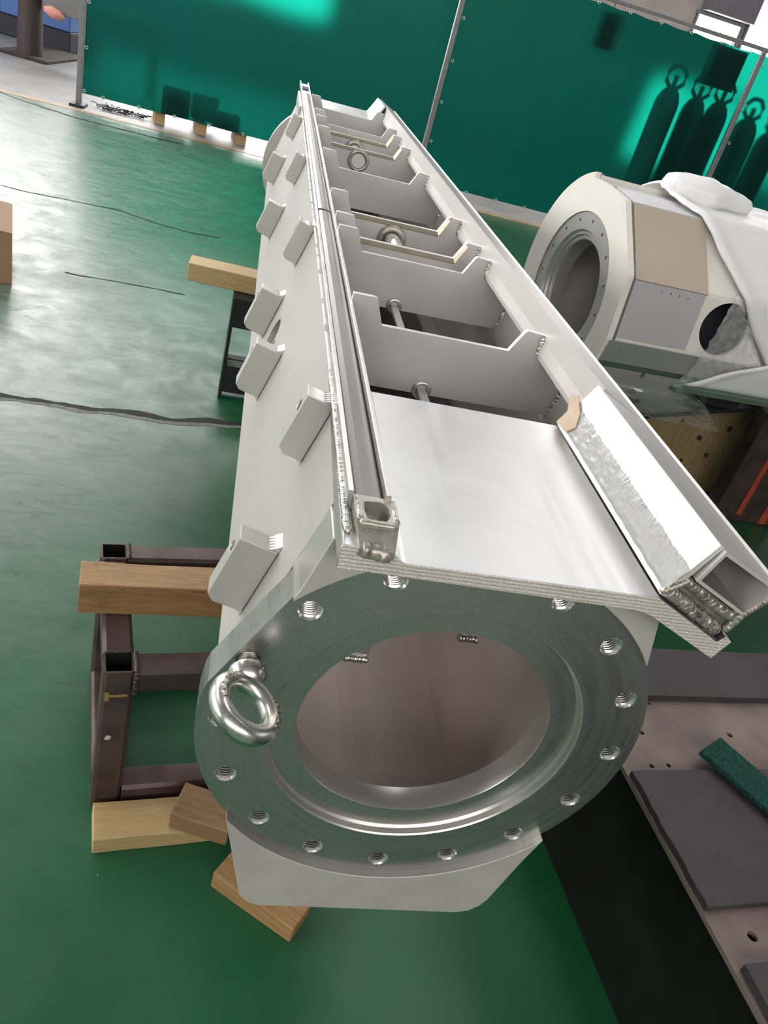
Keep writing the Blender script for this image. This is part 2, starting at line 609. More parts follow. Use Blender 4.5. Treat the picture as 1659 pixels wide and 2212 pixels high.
# ================================================================== SETTING
bm = bmesh.new()
nx, ny = 2, 2
b = bmesh.new()
vs = [b.verts.new(p) for p in ((-9, -7, FZ), (11, -7, FZ), (11, 7.30, FZ), (-9, 7.06, FZ))]
b.faces.new(vs)
vs2 = [b.verts.new((p.co.x, p.co.y, FZ - 0.2)) for p in vs]
b.faces.new(vs2[::-1])
for i in range(4):
    b.faces.new((vs[i], vs2[i], vs2[(i + 1) % 4], vs[(i + 1) % 4]))
floor = struct(obj('floor', b, 'floor'))
b = prism([(-9, 7.06), (11, 7.30), (11, 14.2), (-9, 14.2)], FZ - 0.2, FZ - 0.001, axis='z')
fb = obj('floor_concrete', b, 'pale_floor')
fb.name = 'trim_1'
struct(fb)
b = prism([(-9, 7.02), (11, 7.26), (11, 7.38), (-9, 7.13)], FZ - 0.05, FZ + 0.002, axis='z')
struct(obj('trim_2', b, 'ochre'))


def crackline(pts, w, name='crack', lip=0.0):
    """jagged sunken-looking joint lying in the floor coating"""
    for nm, ww, dz, mt in ([('chipped_edge', w + lip, 0.0006, 'cracklip')] if lip else []) + [(name, w, 0.0012, 'crack')]:
        b = bmesh.new()
        prev = None
        n = 70
        for i in range(n + 1):
            t = i / n * (len(pts) - 1)
            k = min(int(t), len(pts) - 2)
            u = t - k
            x = pts[k][0] * (1 - u) + pts[k + 1][0] * u
            y = pts[k][1] * (1 - u) + pts[k + 1][1] * u
            off = 0.35 * ww * noise.noise(Vector((x * 9, y * 9, 0)))
            hw = ww * (0.35 + 0.75 * abs(noise.noise(Vector((x * 5.3, 3.1, 0.5)))) + 0.2 * noise.noise(Vector((x * 40, 1, ww * 50))))
            if i in (0, n):
                hw *= 0.3
            if ww != w:
                off -= lip * 0.35
            a = b.verts.new((x, y + off + hw / 2, FZ + dz))
            c = b.verts.new((x, y + off - hw / 2, FZ + dz))
            if prev:
                b.faces.new((prev[0], prev[1], c, a))
            prev = (a, c)
        o = obj(nm, b, mt, floor)
    return o


crackline([(-1.6, 1.90), (-0.947, 1.945), (-0.863, 1.945), (-0.749, 1.965), (-0.66, 1.962), (-0.544, 1.985), (-0.45, 1.985), (-0.359, 2.005), (-0.167, 2.04), (0.2, 2.10)], 0.045, lip=0.035)
crackline([(-3.0, 7.15), (-2.386, 7.08), (-2.123, 6.93), (-1.723, 6.801), (-1.171, 6.80), (-0.88, 6.82)], 0.06)
crackline([(-2.4, 4.45), (-1.62, 4.372), (-1.471, 4.361), (-1.23, 4.389), (-1.007, 4.425), (-0.785, 4.334), (-0.598, 4.298), (-0.388, 4.33)], 0.022)
crackline([(-1.02, 3.209), (-0.959, 3.206), (-0.78, 3.23), (-0.615, 3.242), (-0.488, 3.247)], 0.016)

# walls, ceiling
XL, XR, YB, YF, ZC = -9.0, 11.0, 14.0, -7.0, 5.8
# back wall around its windows: panes W1 (far left), W2 low strip, W3 tall
def wallpiece(name, b, mt='wall'):
    return struct(obj(name, b, mt))


b = box(XL, XR, YB, YB + 0.2, FZ, ZC)
wallpiece('wall_back', b, 'wall_pale')
b = box(XL - 0.2, XL, YF, YB, FZ, ZC)
wallpiece('wall_left', b, 'wall_dark')
b = box(XR, XR + 0.2, YF, YB, FZ, ZC)
wallpiece('wall_right', b, 'wall_dark')
b = box(XL, XR, YF - 0.2, YF, FZ, ZC)
wallpiece('wall_front', b, 'wall_dark')
b = box(XL, XR, YF, YB, ZC, ZC + 0.2)
wallpiece('ceiling', b, 'ceiling')


def window(n, x0, x1, z0, z1, y, mt, cols, rows_, normal=-1, axis='x'):
    def mp(bb):
        return bb
    d = 0.06 * normal
    if axis == 'x':
        f = box(x0 - 0.05, x1 + 0.05, min(y, y + d), max(y, y + d), z0 - 0.05, z0)
        box(x0 - 0.05, x1 + 0.05, min(y, y + d), max(y, y + d), z1, z1 + 0.05, bm=f)
        for i in range(cols + 1):
            xx = x0 + (x1 - x0) * i / cols
            box(xx - 0.02, xx + 0.02, min(y, y + d), max(y, y + d), z0, z1, bm=f)
    else:
        f = box(min(y, y + d), max(y, y + d), x0 - 0.05, x1 + 0.05, z0 - 0.05, z0)
        box(min(y, y + d), max(y, y + d), x0 - 0.05, x1 + 0.05, z1, z1 + 0.05, bm=f)
        for i in range(cols + 1):
            xx = x0 + (x1 - x0) * i / cols
            box(min(y, y + d), max(y, y + d), xx - 0.02, xx + 0.02, z0, z1, bm=f)
    fo = struct(obj('window_%d' % n, f, 'post'))
    g = 0.03 * normal
    for i in range(cols):
        a, c = x0 + (x1 - x0) * i / cols + 0.02, x0 + (x1 - x0) * (i + 1) / cols - 0.02
        if axis == 'x':
            pb = box(a, c, min(y, y + g), max(y, y + g), z0, z1)
        else:
            pb = box(min(y, y + g), max(y, y + g), a, c, z0, z1)
        obj('pane', pb, mt, fo)
    return fo


window(1, -6.6, 0.3, 0.25, 5.2, YB, 'win_far', 6, 1)
window(2, 6.15, 6.95, 0.9, 1.80, YB, 'win_right', 1, 1)
window(3, 7.05, 10.6, -0.35, 4.6, YB, 'win_right', 4, 1)
window(9, 5.3, 6.9, -0.35, 0.80, YB, 'win_right', 2, 1)  # pane added out of sight to backlight the curtain round the gas cylinders
b = box(4.3, 6.12, YB - 0.04, YB, 0.95, 4.6)
o = struct(obj('wall_panel', b, 'wall'))
o.name = 'trim_3'
b = box(6.16, 6.98, YB - 0.35, YB - 0.05, 1.86, ZC)
o = struct(obj('trim_4', b, 'column'))
# window bands in the side walls and behind the camera
window(4, -4.5, 9.0, 1.2, 3.6, XL, 'win_side', 8, 1, normal=1, axis='y')
window(5, -3.0, 8.0, 1.6, 3.4, XR, 'win_dim', 6, 1, normal=-1, axis='y')

window(8, -5.0, 5.0, 2.2, 4.8, YF, 'win_rear', 8, 1, normal=1)


def skylight(n, x0, x1, y0, y1):
    f = box(x0 - 0.1, x1 + 0.1, y0 - 0.1, y1 + 0.1, ZC - 0.03, ZC)
    fo = struct(obj('trim_%d' % n, f, 'post'))
    obj('skylight_panel', box(x0, x1, y0, y1, ZC - 0.05, ZC - 0.031), 'skylight', fo)


skylight(5, 0.8, 2.0, 0.5, 13)
skylight(6, 4.0, 5.6, 0.5, 13)
skylight(7, -5.2, -3.8, 0.5, 13)

# ================================================================== LONG BEAM
beam = thing('box_beam', 'long welded stainless box beam with round bolted flange at its near end, lying on two trestles', 'machine part',
             rot=(0, R_(-0.841), 0))
Y0, Y1 = 0.04, 2.84
# shell: left wall + bottom + lower right as one bent sheet, thickness 6 mm
def offset_open(pts, d):
    out = []
    for i, p in enumerate(pts):
        a = Vector(pts[max(i - 1, 0)])
        c = Vector(pts[min(i + 1, len(pts) - 1)])
        t = (c - a).normalized()
        out.append((p[0] - t.y * d, p[1] + t.x * d))
    return out


def sheet(pts, d, y0, y1):
    return prism(list(pts) + offset_open(pts, d)[::-1], y0, y1)


WL0, WL1 = Vector((-0.213, 0.0)), Vector((-0.1338, 0.256))
WE = (WL1 - WL0).normalized()
WN = Vector((-WE.y, WE.x))       # outward normal of the left wall
lower = [(-0.213, 0.0), (-0.147, -0.262), (-0.138, -0.280), (-0.120, -0.291), (0.118, -0.291), (0.137, -0.280), (0.147, -0.262), (0.213, 0.0)]
obj('bottom_shell', sheet(lower, 0.006, Y0, Y1), 'blasted', beam)


def wallmap(y, s, h):            # along the beam, up the left wall, out of it
    p = WL0 + WE * s + WN * h
    return (p.x, y, p.y)


big_hole = [(0.7505 + 0.035 * math.cos(R_(a)), 0.098 + 0.035 * math.sin(R_(a))) for a in range(0, 360, 10)]
small_hole = [(0.706 + 0.007 * math.cos(R_(a)), 0.107 + 0.007 * math.sin(R_(a))) for a in range(0, 360, 30)]
b = holed([(Y0, -0.001), (Y1, -0.001), (Y1, 0.268), (Y0, 0.268)], [big_hole, small_hole], 0.0, -0.006, mapf=lambda y, s, h: wallmap(y, s, h))
obj('side_wall', b, 'blasted', beam)
b = lathe([(0.0345, 0.0), (0.0345, -0.03), (0.030, -0.03), (0.030, -0.032), (0.0, -0.032)], 36)
o = obj('port_sleeve', b, 'rail', beam, smooth=False)
o.matrix_local = Matrix(((0, WN.x, WE.x, 0), (1, 0, 0, 0), (0, WN.y, WE.y, 0), (0, 0, 0, 1))) if False else Matrix.Identity(4)
for v in o.data.vertices:
    x, t, z = v.co
    v.co = Vector(wallmap(0.7505 + x, 0.098 + z, t))
obj('side_wall', sheet([(0.213, 0.0), (0.140, 0.236)], 0.006, Y0, 0.262), 'blasted', beam)
obj('side_wall', sheet([(0.213, 0.0), (0.212, 0.150), (0.224, 0.200), (0.224, 0.232)], 0.005, 0.262, Y1), 'blasted', beam)
# ---- end plate pieces round the flange (front face blasted, machined edges)
RF = 0.2275
def endplate(pts, name='end_plate'):
    bb = prism(pts, -0.009, 0.04, w=0.0008)
    o = obj(name, bb, 'front_blast', beam, mats=['front_blast', 'rim'])
    for p in o.data.polygons:
        if abs(p.normal.y) < 0.7:
            p.material_index = 1
    return o


arc = circ(RF, 40, 0, 0, 217.8, 321.4, end=True)
low = arc + [(0.167, -0.181), (0.149, -0.262), (0.143, -0.275), (0.132, -0.286), (0.117, -0.291), (-0.122, -0.2925), (-0.137, -0.287), (-0.147, -0.274), (-0.150, -0.262)]
endplate(low)
arc2 = circ(RF, 40, 0, 0, 35.5, 135.5, end=True)
up = arc2 + [(-0.1635, 0.1635), (-0.1595, 0.172), (-0.1425, 0.230), (0.158, 0.2295), (0.1725, 0.188)]
endplate(up)
# ---- flange disc with bolt holes, recess and bore; flat cut on the upper left
def disc_outline():
    n = Vector((0.117, -0.062)).normalized()        # flat through (-.162,.159) and (-.224,.042)
    pts = []
    for a in range(0, 360, 3):
        p = Vector((RF * math.cos(R_(a)), RF * math.sin(R_(a))))
        q0 = Vector((-0.162, 0.159))
        dd = Vector((-0.224, 0.042)) - q0
        dd.normalize()
        nn = Vector((dd.y, -dd.x))
        if nn.dot(-q0) < 0:
            nn = -nn
        s = nn.dot(p - q0)
        if s < 0:
            p = p - nn * s
        pts.append((p.x, p.y))
    return pts


do = disc_outline()
holes = []
hole_c = []
for i in range(16):
    a = 135.0 - 22.5 * i
    hole_c.append((0.205 * math.cos(R_(a)), 0.205 * math.sin(R_(a))))
    holes.append(circ(0.0112, 28, *hole_c[-1]))
rec = circ(0.1615, 96)
bore = circ(0.1300, 96)
b = bmesh.new()
# front face
holed(do, holes + [rec], 0.0, 0.04, bm=b, back=False)
# outer rim
A = [b.verts.new((p[0], 0.0, p[1])) for p in do]
B = [b.verts.new((p[0], 0.04, p[1])) for p in do]
for i in range(len(do)):
    j = (i + 1) % len(do)
    b.faces.new((A[i], A[j], B[j], B[i]))
holed(do, [bore], 0.04, 0.05, bm=b, back=False)
flange = obj('flange', b, 'flange', beam, mats=['flange', 'brushed'])
for p in flange.data.polygons:
    if abs(p.normal.y) < 0.5:
        p.material_index = 1
b = lathe([(0.1615, 0.0), (0.1600, 0.0015), (0.1600, 0.0085), (0.1575, 0.011), (0.1305, 0.011), (0.1300, 0.0118), (0.1300, 0.04)], 128)
o = obj('flange_recess', b, 'rim', flange, smooth=True, mats=['rim', 'flange'])
for p in o.data.polygons:
    if abs(p.center.y - 0.011) < 0.0003:
        p.material_index = 1
try:
    o.data.set_sharp_from_angle(angle=R_(35))
except Exception:
    pass
# threaded holes: chamfer, ridges
prof = [(0.0112, 0.0), (0.0098, 0.0016)]
t = 0.0016
for k in range(9):
    prof += [(0.0099, t + 0.0008), (0.0079, t + 0.0019), (0.0079, t + 0.0023)]
    t += 0.0030
prof += [(0.0079, t), (0.0, t + 0.003)]
b = lathe(prof, 28)
th = obj('threaded_hole', b, 'thread', flange)
th.location = (hole_c[0][0], 0, hole_c[0][1])
for i in range(1, 16):
    inst(th, (hole_c[i][0], 0, hole_c[i][1]), parent=flange)
# far flange
b = prism(circ(0.237, 96), 2.80, 2.84)
obj('flange', b, 'blasted', beam)

# ---- front saddle
sad = [(-0.142, 0.231), (-0.143, 0.252), (-0.141, 0.254), (-0.104, 0.254), (-0.094, 0.2455), (-0.090, 0.2445), (0.129, 0.2440),
       (0.203, 0.2055), (0.2085, 0.2125), (0.2165, 0.2075), (0.2065, 0.1865), (0.128, 0.2255), (0.112, 0.2285)]
b = prism(sad, -0.05, 0.262, w=0.0)
o = obj('saddle_plate', b, 'plate', beam, mats=['plate', 'milled', 'brushed'])
for p in o.data.polygons:
    if p.normal.y < -0.7:
        p.material_index = 1
    elif p.normal.x < -0.5 or p.normal.z < -0.3:
        p.material_index = 2
bvm = o.modifiers.new('edge', 'BEVEL')
bvm.width = 0.0008
bvm.segments = 2
bvm.limit_method = 'ANGLE'
bvm.angle_limit = R_(40)
# taper of the saddle's outer edge: slimmer towards its rear
for v in o.data.vertices:
    if v.co.x < -0.13 and v.co.y > 0.2:
        v.co.x += 0.005
# far saddle
sad2 = [(-0.142, 0.231), (-0.143, 0.254), (-0.104, 0.254), (-0.094, 0.2455), (0.127, 0.2445), (0.1385, 0.262), (0.160, 0.300),
        (0.165, 0.297), (0.143, 0.258), (0.136, 0.236), (0.125, 0.229)]
b = prism(sad2, 2.676, 2.93, w=0.0006)
o = obj('saddle_plate', b, 'plate', beam)
b = box(-0.146, -0.137, 2.45, 2.90, 0.215, 0.256, 0.001)
obj('edge_strip', b, 'blasted', beam)

# ---- web sheet and box channel of the right rail
web = [(0.1305, 0.2455), (0.1595, 0.3010), (0.1635, 0.2990), (0.1365, 0.2440)]
obj('rail_web', prism(web, -0.046, 0.262), 'web', beam)


def ring_profile(outer, th):
    c = Vector((sum(p[0] for p in outer) / len(outer), sum(p[1] for p in outer) / len(outer)))
    inn = []
    n = len(outer)
    for i in range(n):
        p, a, q = Vector(outer[i]), Vector(outer[i - 1]), Vector(outer[(i + 1) % n])
        e1, e2 = (p - a).normalized(), (q - p).normalized()
        n1, n2 = Vector((-e1.y, e1.x)), Vector((-e2.y, e2.x))
        if n1.dot(c - p) < 0:
            n1, n2 = -n1, -n2
        bis = (n1 + n2)
        bis = bis / max(0.3, bis.length_squared) * 2
        inn.append(tuple(p + bis * th))
    return inn


def hollow(outer, th, y0, y1):
    inn = ring_profile(outer, th)
    b = bmesh.new()
    L = [[b.verts.new((p[0], y, p[1])) for p in lp] for lp in (outer, inn) for y in (y0, y1)]
    n = len(outer)
    for i in range(n):
        j = (i + 1) % n
        b.faces.new((L[0][i], L[0][j], L[1][j], L[1][i]))
        b.faces.new((L[2][i], L[3][i], L[3][j], L[2][j]))
        b.faces.new((L[0][i], L[2][i], L[2][j], L[0][j]))
        b.faces.new((L[1][i], L[1][j], L[3][j], L[3][i]))
    return b


front_ch = [(0.1525, 0.2660), (0.1640, 0.2985), (0.2320, 0.2680), (0.2120, 0.2370)]
o = obj('rail_channel', hollow(front_ch, 0.003, -0.05, 0.262), 'web', beam, mats=['web', 'strip'])
for p in o.data.polygons:
    if p.normal.z > 0.7:
        p.material_index = 1
rear_ch = [(0.1655, 0.2450), (0.1645, 0.2520), (0.1675, 0.2680), (0.1690, 0.2990), (0.2320, 0.2680), (0.2220, 0.2320), (0.1740, 0.2370)]
b = hollow(rear_ch, 0.003, 0.262, 2.92)
o = obj('rail_channel', b, 'web', beam, mats=['web', 'rail'])
for p in o.data.polygons:
    if p.normal.z > 0.6:
        p.material_index = 1
o.data.materials[1] = M['strip']
# thin upstanding lip along the outer edge
obj('rail_lip', prism([(0.2318, 0.2682), (0.2335, 0.2705), (0.2350, 0.2690), (0.2330, 0.2665)], -0.05, 2.92), 'cut', beam)
# rough weld fill between saddle arm and channel at the front
b = bmesh.new()
fillp = [(0.1340, 0.2480), (0.1525, 0.2640), (0.2150, 0.2350), (0.2085, 0.2100)]
b = prism(fillp, -0.036, 0.20)
o = obj('weld_fill', b, 'weldcast', beam)
b = bead((0.138, -0.040, 0.2480), (0.2015, -0.040, 0.2130), 0.0068, 0.0025, amp=0.07)
bead((0.1500, -0.042, 0.2600), (0.2090, -0.042, 0.2300), 0.0052, 0.003, bm=b, amp=0.07)
bead((0.1300, -0.046, 0.2480), (0.1500, -0.046, 0.2640), 0.0030, 0.004, bm=b)
bead((0.2060, -0.046, 0.2160), (0.2120, -0.048, 0.2370), 0.0035, 0.003, bm=b, amp=0.08)
bead((0.2120, -0.048, 0.2370), (0.2320, -0.049, 0.2660), 0.0030, 0.003, bm=b, amp=0.1)
obj('weld_bead', b, 'weldcast', beam, smooth=True)
# inner divider seen in the open channel end
obj('channel_insert', prism([(0.158, 0.2690), (0.1660, 0.2925), (0.1680, 0.2915), (0.1600, 0.2680)], -0.02, 0.2), 'weldcast', beam)

# protective film left on the web: jagged strip
s0, s1 = Vector((0.1305, 0.2455)), Vector((0.1595, 0.3010))
nrm2 = Vector((-(s1 - s0).normalized().y, (s1 - s0).normalized().x))
b = bmesh.new()
prev = None
ny = 150
for i in range(ny + 1):
    y = -0.047 + 0.300 * i / ny
    a = 0.07 + 0.015 * noise.noise(Vector((y * 60, 0, 0)))
    e = 0.50 + 0.020 * noise.noise(Vector((y * 45, 5, 0))) + 0.022 * random.random()
    row = []
    for k in range(9):
        f = a + (e - a) * k / 8
        hgt = 0.0012 + 0.0009 * noise.noise(Vector((y * 90, f * 40, 2))) + 0.0012 * abs(noise.noise(Vector((y * 30, f * 14, 7))))
        if k in (0, 8):
            hgt = 0.0002
        p = s0 + (s1 - s0) * f + nrm2 * hgt
        row.append(b.verts.new((p.x, y, p.y)))
    if prev:
        for k in range(8):
            b.faces.new((prev[k], prev[k + 1], row[k + 1], row[k]))
    prev = row
obj('protective_film', b, 'film_white', beam, smooth=False)
b = bmesh.new()
pts = []
for (y, f) in ((0.262, 0.02), (0.262, 0.30), (0.285, 0.52), (0.270, 0.62), (0.240, 0.46), (0.225, 0.26), (0.232, 0.08)):
    p = s0 + (s1 - s0) * f + nrm2 * 0.0035
    pts.append(b.verts.new((p.x, y, p.y)))
b.faces.new(pts)
r = bmesh.ops.extrude_face_region(b, geom=b.faces[:])
for e in r['geom']:
    if isinstance(e, bmesh.types.BMVert):
        e.co += Vector((0.0015, 0, -0.001))
obj('masking_scrap', b, 'mask', beam)

# ---- left rail: U channel with filler bar
zT, xL, xR = 0.272, -0.1382, -0.1028
U = [(xL + 0.0, 0.2545), (xL, zT), (xL + 0.0045, zT), (xL + 0.0050, 0.2585), (xR - 0.0045, 0.2585), (xR - 0.0040, zT), (xR, zT), (xR, 0.2545)]
obj('rail_channel', prism(U, 0.0, 2.94, w=0.0005), 'rail', beam)
for a, c in ((xL, xL + 0.0045), (xR - 0.004, xR)):
    obj('rail_lip', box(a, c, 2.94, 3.13, 0.256, zT, 0.0004), 'rail', beam)
obj('end_spacer', box(xL + 0.0045, xR - 0.004, 3.02, 3.10, 0.256, 0.266, 0.0005), 'rail', beam)


def barprof(r=0.0128):
    cx = (xL + xR) / 2
    return [(cx - 0.0128, 0.2590), (cx - 0.0125, 0.2630), (cx - 0.010, 0.2652), (cx - 0.004, 0.2665), (cx + 0.004, 0.2665), (cx + 0.010, 0.2652), (cx + 0.0125, 0.2630), (cx + 0.0128, 0.2590)]


obj('filler_bar', prism(barprof(), 0.002, 0.970), 'bar', beam)
obj('filler_bar', prism(barprof(), 0.982, 2.80), 'bar', beam)
# front weld block with a rounded socket
b = bmesh.new()
oc = [(-0.1330, 0.004), (-0.1330, -0.030), (-0.1300, -0.0505), (-0.1010, -0.0505), (-0.0990, -0.030), (-0.0985, 0.004)]
sock = circ(0.009, 20)
cxs = -0.1155
sq = []
for a in range(0, 360, 15):
    ca, sa = math.cos(R_(a)), math.sin(R_(a))
    sq.append((cxs + 0.0105 * math.copysign(abs(ca) ** 0.6, ca), -0.016 + 0.0135 * math.copysign(abs(sa) ** 0.6, sa)))
holed(oc, [sq], 0.2665, 0.246, mapf=lambda x, y, z: (x, y, z), bm=b, through=False, depth=-0.012)
o = obj('weld_block', b, 'weldcast', beam, smooth=False)
for v in o.data.vertices:
    if v.co.y < -0.045 and v.co.z > 0.255:
        v.co.z = 0.2535
    v.co += Vector((noise.noise(v.co * 120), noise.noise(v.co * 120 + Vector((5, 0, 0))), noise.noise(v.co * 90 + Vector((0, 7, 0))))) * 0.0014
b = bead((-0.131, -0.034, 0.2655), (-0.101, -0.034, 0.2655), 0.0035, 0.006, amp=0.06)
bead((-0.1280, -0.0460, 0.2500), (-0.1010, -0.0460, 0.2480), 0.0072, 0.006, bm=b, amp=0.05)
bead((-0.1300, 0.003, 0.2650), (-0.1300, -0.030, 0.2655), 0.0030, 0.006, bm=b, amp=0.06)
bead((-0.1010, 0.003, 0.2650), (-0.1010, -0.030, 0.2655), 0.0030, 0.006, bm=b, amp=0.06)
obj('weld_bead', b, 'weldcast', beam, smooth=True)
# plate lip and rippled bead along the rail, stitch beads further back
b = bead((-0.1385, -0.035, 0.2560), (-0.1375, 0.262, 0.2560), 0.0032, 0.0036, amp=0.16)
obj('weld_bead', b, 'weld', beam, smooth=True)
b = bmesh.new()
y = 0.27
while y < 2.6:
    L = random.uniform(0.04, 0.12)
    bead((-0.1385, y, 0.2555), (-0.1385, y + L, 0.2552), 0.0014, 0.006, bm=b, n=6)
    y += L + random.uniform(0.005, 0.02)
obj('weld_bead', b, 'cut', beam, smooth=True)

# ---- ribs across the opening
def rib_profile(dz=0.0):
    z = 0.2445 + dz
    return [(-0.1350, 0.1570), (-0.1045, 0.1570 + 0.0), (0.198, 0.160), (0.212, 0.163), (0.2200, 0.196), (0.190, 0.224), (0.1640, 0.2440),
            (0.1690, 0.2755), (0.1425, 0.2775), (0.139, 0.2740), (0.1240, z), (-0.0560, z), (-0.0700, 0.2790), (-0.0740, 0.2800), (-0.1025, 0.2800), (-0.1030, 0.2560), (-0.1350, 0.2520)]


def make_rib(y, th, bevel=False):
    prf = rib_profile()
    b = prism(prf, y, y + th)
    o = obj('rib', b, 'rib', beam, mats=['rib', 'cut', 'gold'])
    for p in o.data.polygons:
        if abs(p.normal.y) < 0.5 and p.normal.z > -0.2:
            p.material_index = 1
    if bevel:        # heat tinted weld-preparation bevel along the near edge of the notch
        cb = bmesh.new()
        seg = [(-0.0560, 0.2445), (0.1240, 0.2445), (0.139, 0.2740)]
        low = [(-0.0560, 0.2375), (0.1275, 0.2375), (0.1430, 0.2700)]
        for s, l in (((seg[0], seg[1]), (low[0], low[1])), ((seg[1], seg[2]), (low[1], low[2]))):
            vs = [cb.verts.new(q) for q in ((s[0][0], y + 0.0005, s[0][1]), (s[1][0], y + 0.0005, s[1][1]), (l[1][0], y - 0.0045, l[1][1]), (l[0][0], y - 0.0045, l[0][1]))]
            v2 = [cb.verts.new(q) for q in ((l[0][0], y + 0.001, l[0][1] - 0.003), (l[1][0], y + 0.001, l[1][1] - 0.003))]
            cb.faces.new(vs)
            cb.faces.new((vs[3], vs[2], v2[1], v2[0]))
        obj('bevelled_edge', cb, 'gold', o)
    # welds of this rib to the rails and the right wall
    wb = bead((0.1665, y - 0.002, 0.2740), (0.1655, y - 0.002, 0.2460), 0.0034, 0.004)
    bead((0.2150, y - 0.002, 0.1660), (0.2210, y - 0.002, 0.1960), 0.0060, 0.004, bm=wb)
    bead((-0.1030, y - 0.001, 0.2660), (-0.1040, y - 0.001, 0.2200), 0.0025, 0.004, bm=wb)
    obj('weld_bead', wb, 'weld', o, smooth=True)
    return o


for y, th, bv in ((0.481, 0.008, False), (0.831, 0.008, False), (0.922, 0.010, True), (1.112, 0.010, True), (1.565, 0.009, False),
                  (1.935, 0.009, True), (2.146, 0.009, True), (2.289, 0.008, False), (2.668, 0.006, False)):
    make_rib(y, th, bv)

# longitudinal flat bar, polished tube, collars
def collar(x, y, z, r0, r1, mt='weldcast'):
    b = bmesh.new()
    n, mseg = 24, 8
    rings = []
    for i in range(n):
        a = 2 * math.pi * i / n
        ring = []
        for k in range(mseg):
            c = 2 * math.pi * k / mseg
            rr = (r0 + r1) / 2 + (r1 - r0) / 2 * math.cos(c) * (1 + 0.12 * math.sin(i * 2.7))
            ring.append(b.verts.new((x + rr * math.cos(a), y + (r1 - r0) / 2 * math.sin(c), z + rr * math.sin(a))))
        rings.append(ring)
    for i in range(n):
        for k in range(mseg):
            b.faces.new((rings[i][k], rings[(i + 1) % n][k], rings[(i + 1) % n][(k + 1) % mseg], rings[i][(k + 1) % mseg]))
    return obj('weld_collar', b, mt, beam, smooth=True)


obj('tie_bar', box(0.0135, 0.0265, 0.07, 0.835, 0.1605, 0.1665, 0.0008), 'rib', beam)
for y in (0.480, 0.829):
    collar(0.020, y, 0.165, 0.007, 0.0145, 'weld')
obj('cross_tube', lathe([(0.0165, 0.93), (0.0165, 1.112)], 28), 'thread', beam, smooth=True).location = (0.035, 0, 0.209)
collar(0.035, 1.108, 0.209, 0.016, 0.030)
obj('cross_tube', lathe([(0.017, 1.95), (0.017, 2.146)], 28), 'thread', beam, smooth=True).location = (0.030, 0, 0.209)
collar(0.030, 2.142, 0.209, 0.016, 0.030)
b = lathe([(0.020, 1.930), (0.020, 1.9345), (0.0, 1.9345)], 32)
o = obj('tube_cap', b, 'web', beam)
o.location = (0.027, 0, 0.214)
collar(0.027, 1.931, 0.214, 0.020, 0.031)
# small welded stub seen inside the bore
obj('inner_strut', box(-0.055, -0.022, 0.200, 0.225, -0.088, 0.14, 0.002), 'rail', beam)
obj('weld_bead', bead((-0.055, 0.199, -0.089), (-0.022, 0.199, -0.089), 0.005, 0.004), 'weld', beam, smooth=True)
obj('inner_strut', box(0.082, 0.108, 0.200, 0.225, -0.034, 0.14, 0.002), 'rail', beam)
obj('weld_bead', bead((0.082, 0.199, -0.035), (0.108, 0.199, -0.035), 0.005, 0.004), 'weld', beam, smooth=True)
# interior floor ridge: folded inner liner visible through the bore
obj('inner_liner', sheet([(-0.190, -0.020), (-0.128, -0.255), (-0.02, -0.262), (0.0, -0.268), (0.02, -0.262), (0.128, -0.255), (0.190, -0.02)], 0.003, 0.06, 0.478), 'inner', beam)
obj('inner_liner', sheet([(-0.190, -0.020), (-0.128, -0.255), (-0.02, -0.262), (0.0, -0.268), (0.02, -0.262), (0.128, -0.255), (0.190, -0.02)], 0.003, 0.479, 2.7), 'inner_shaded', beam)

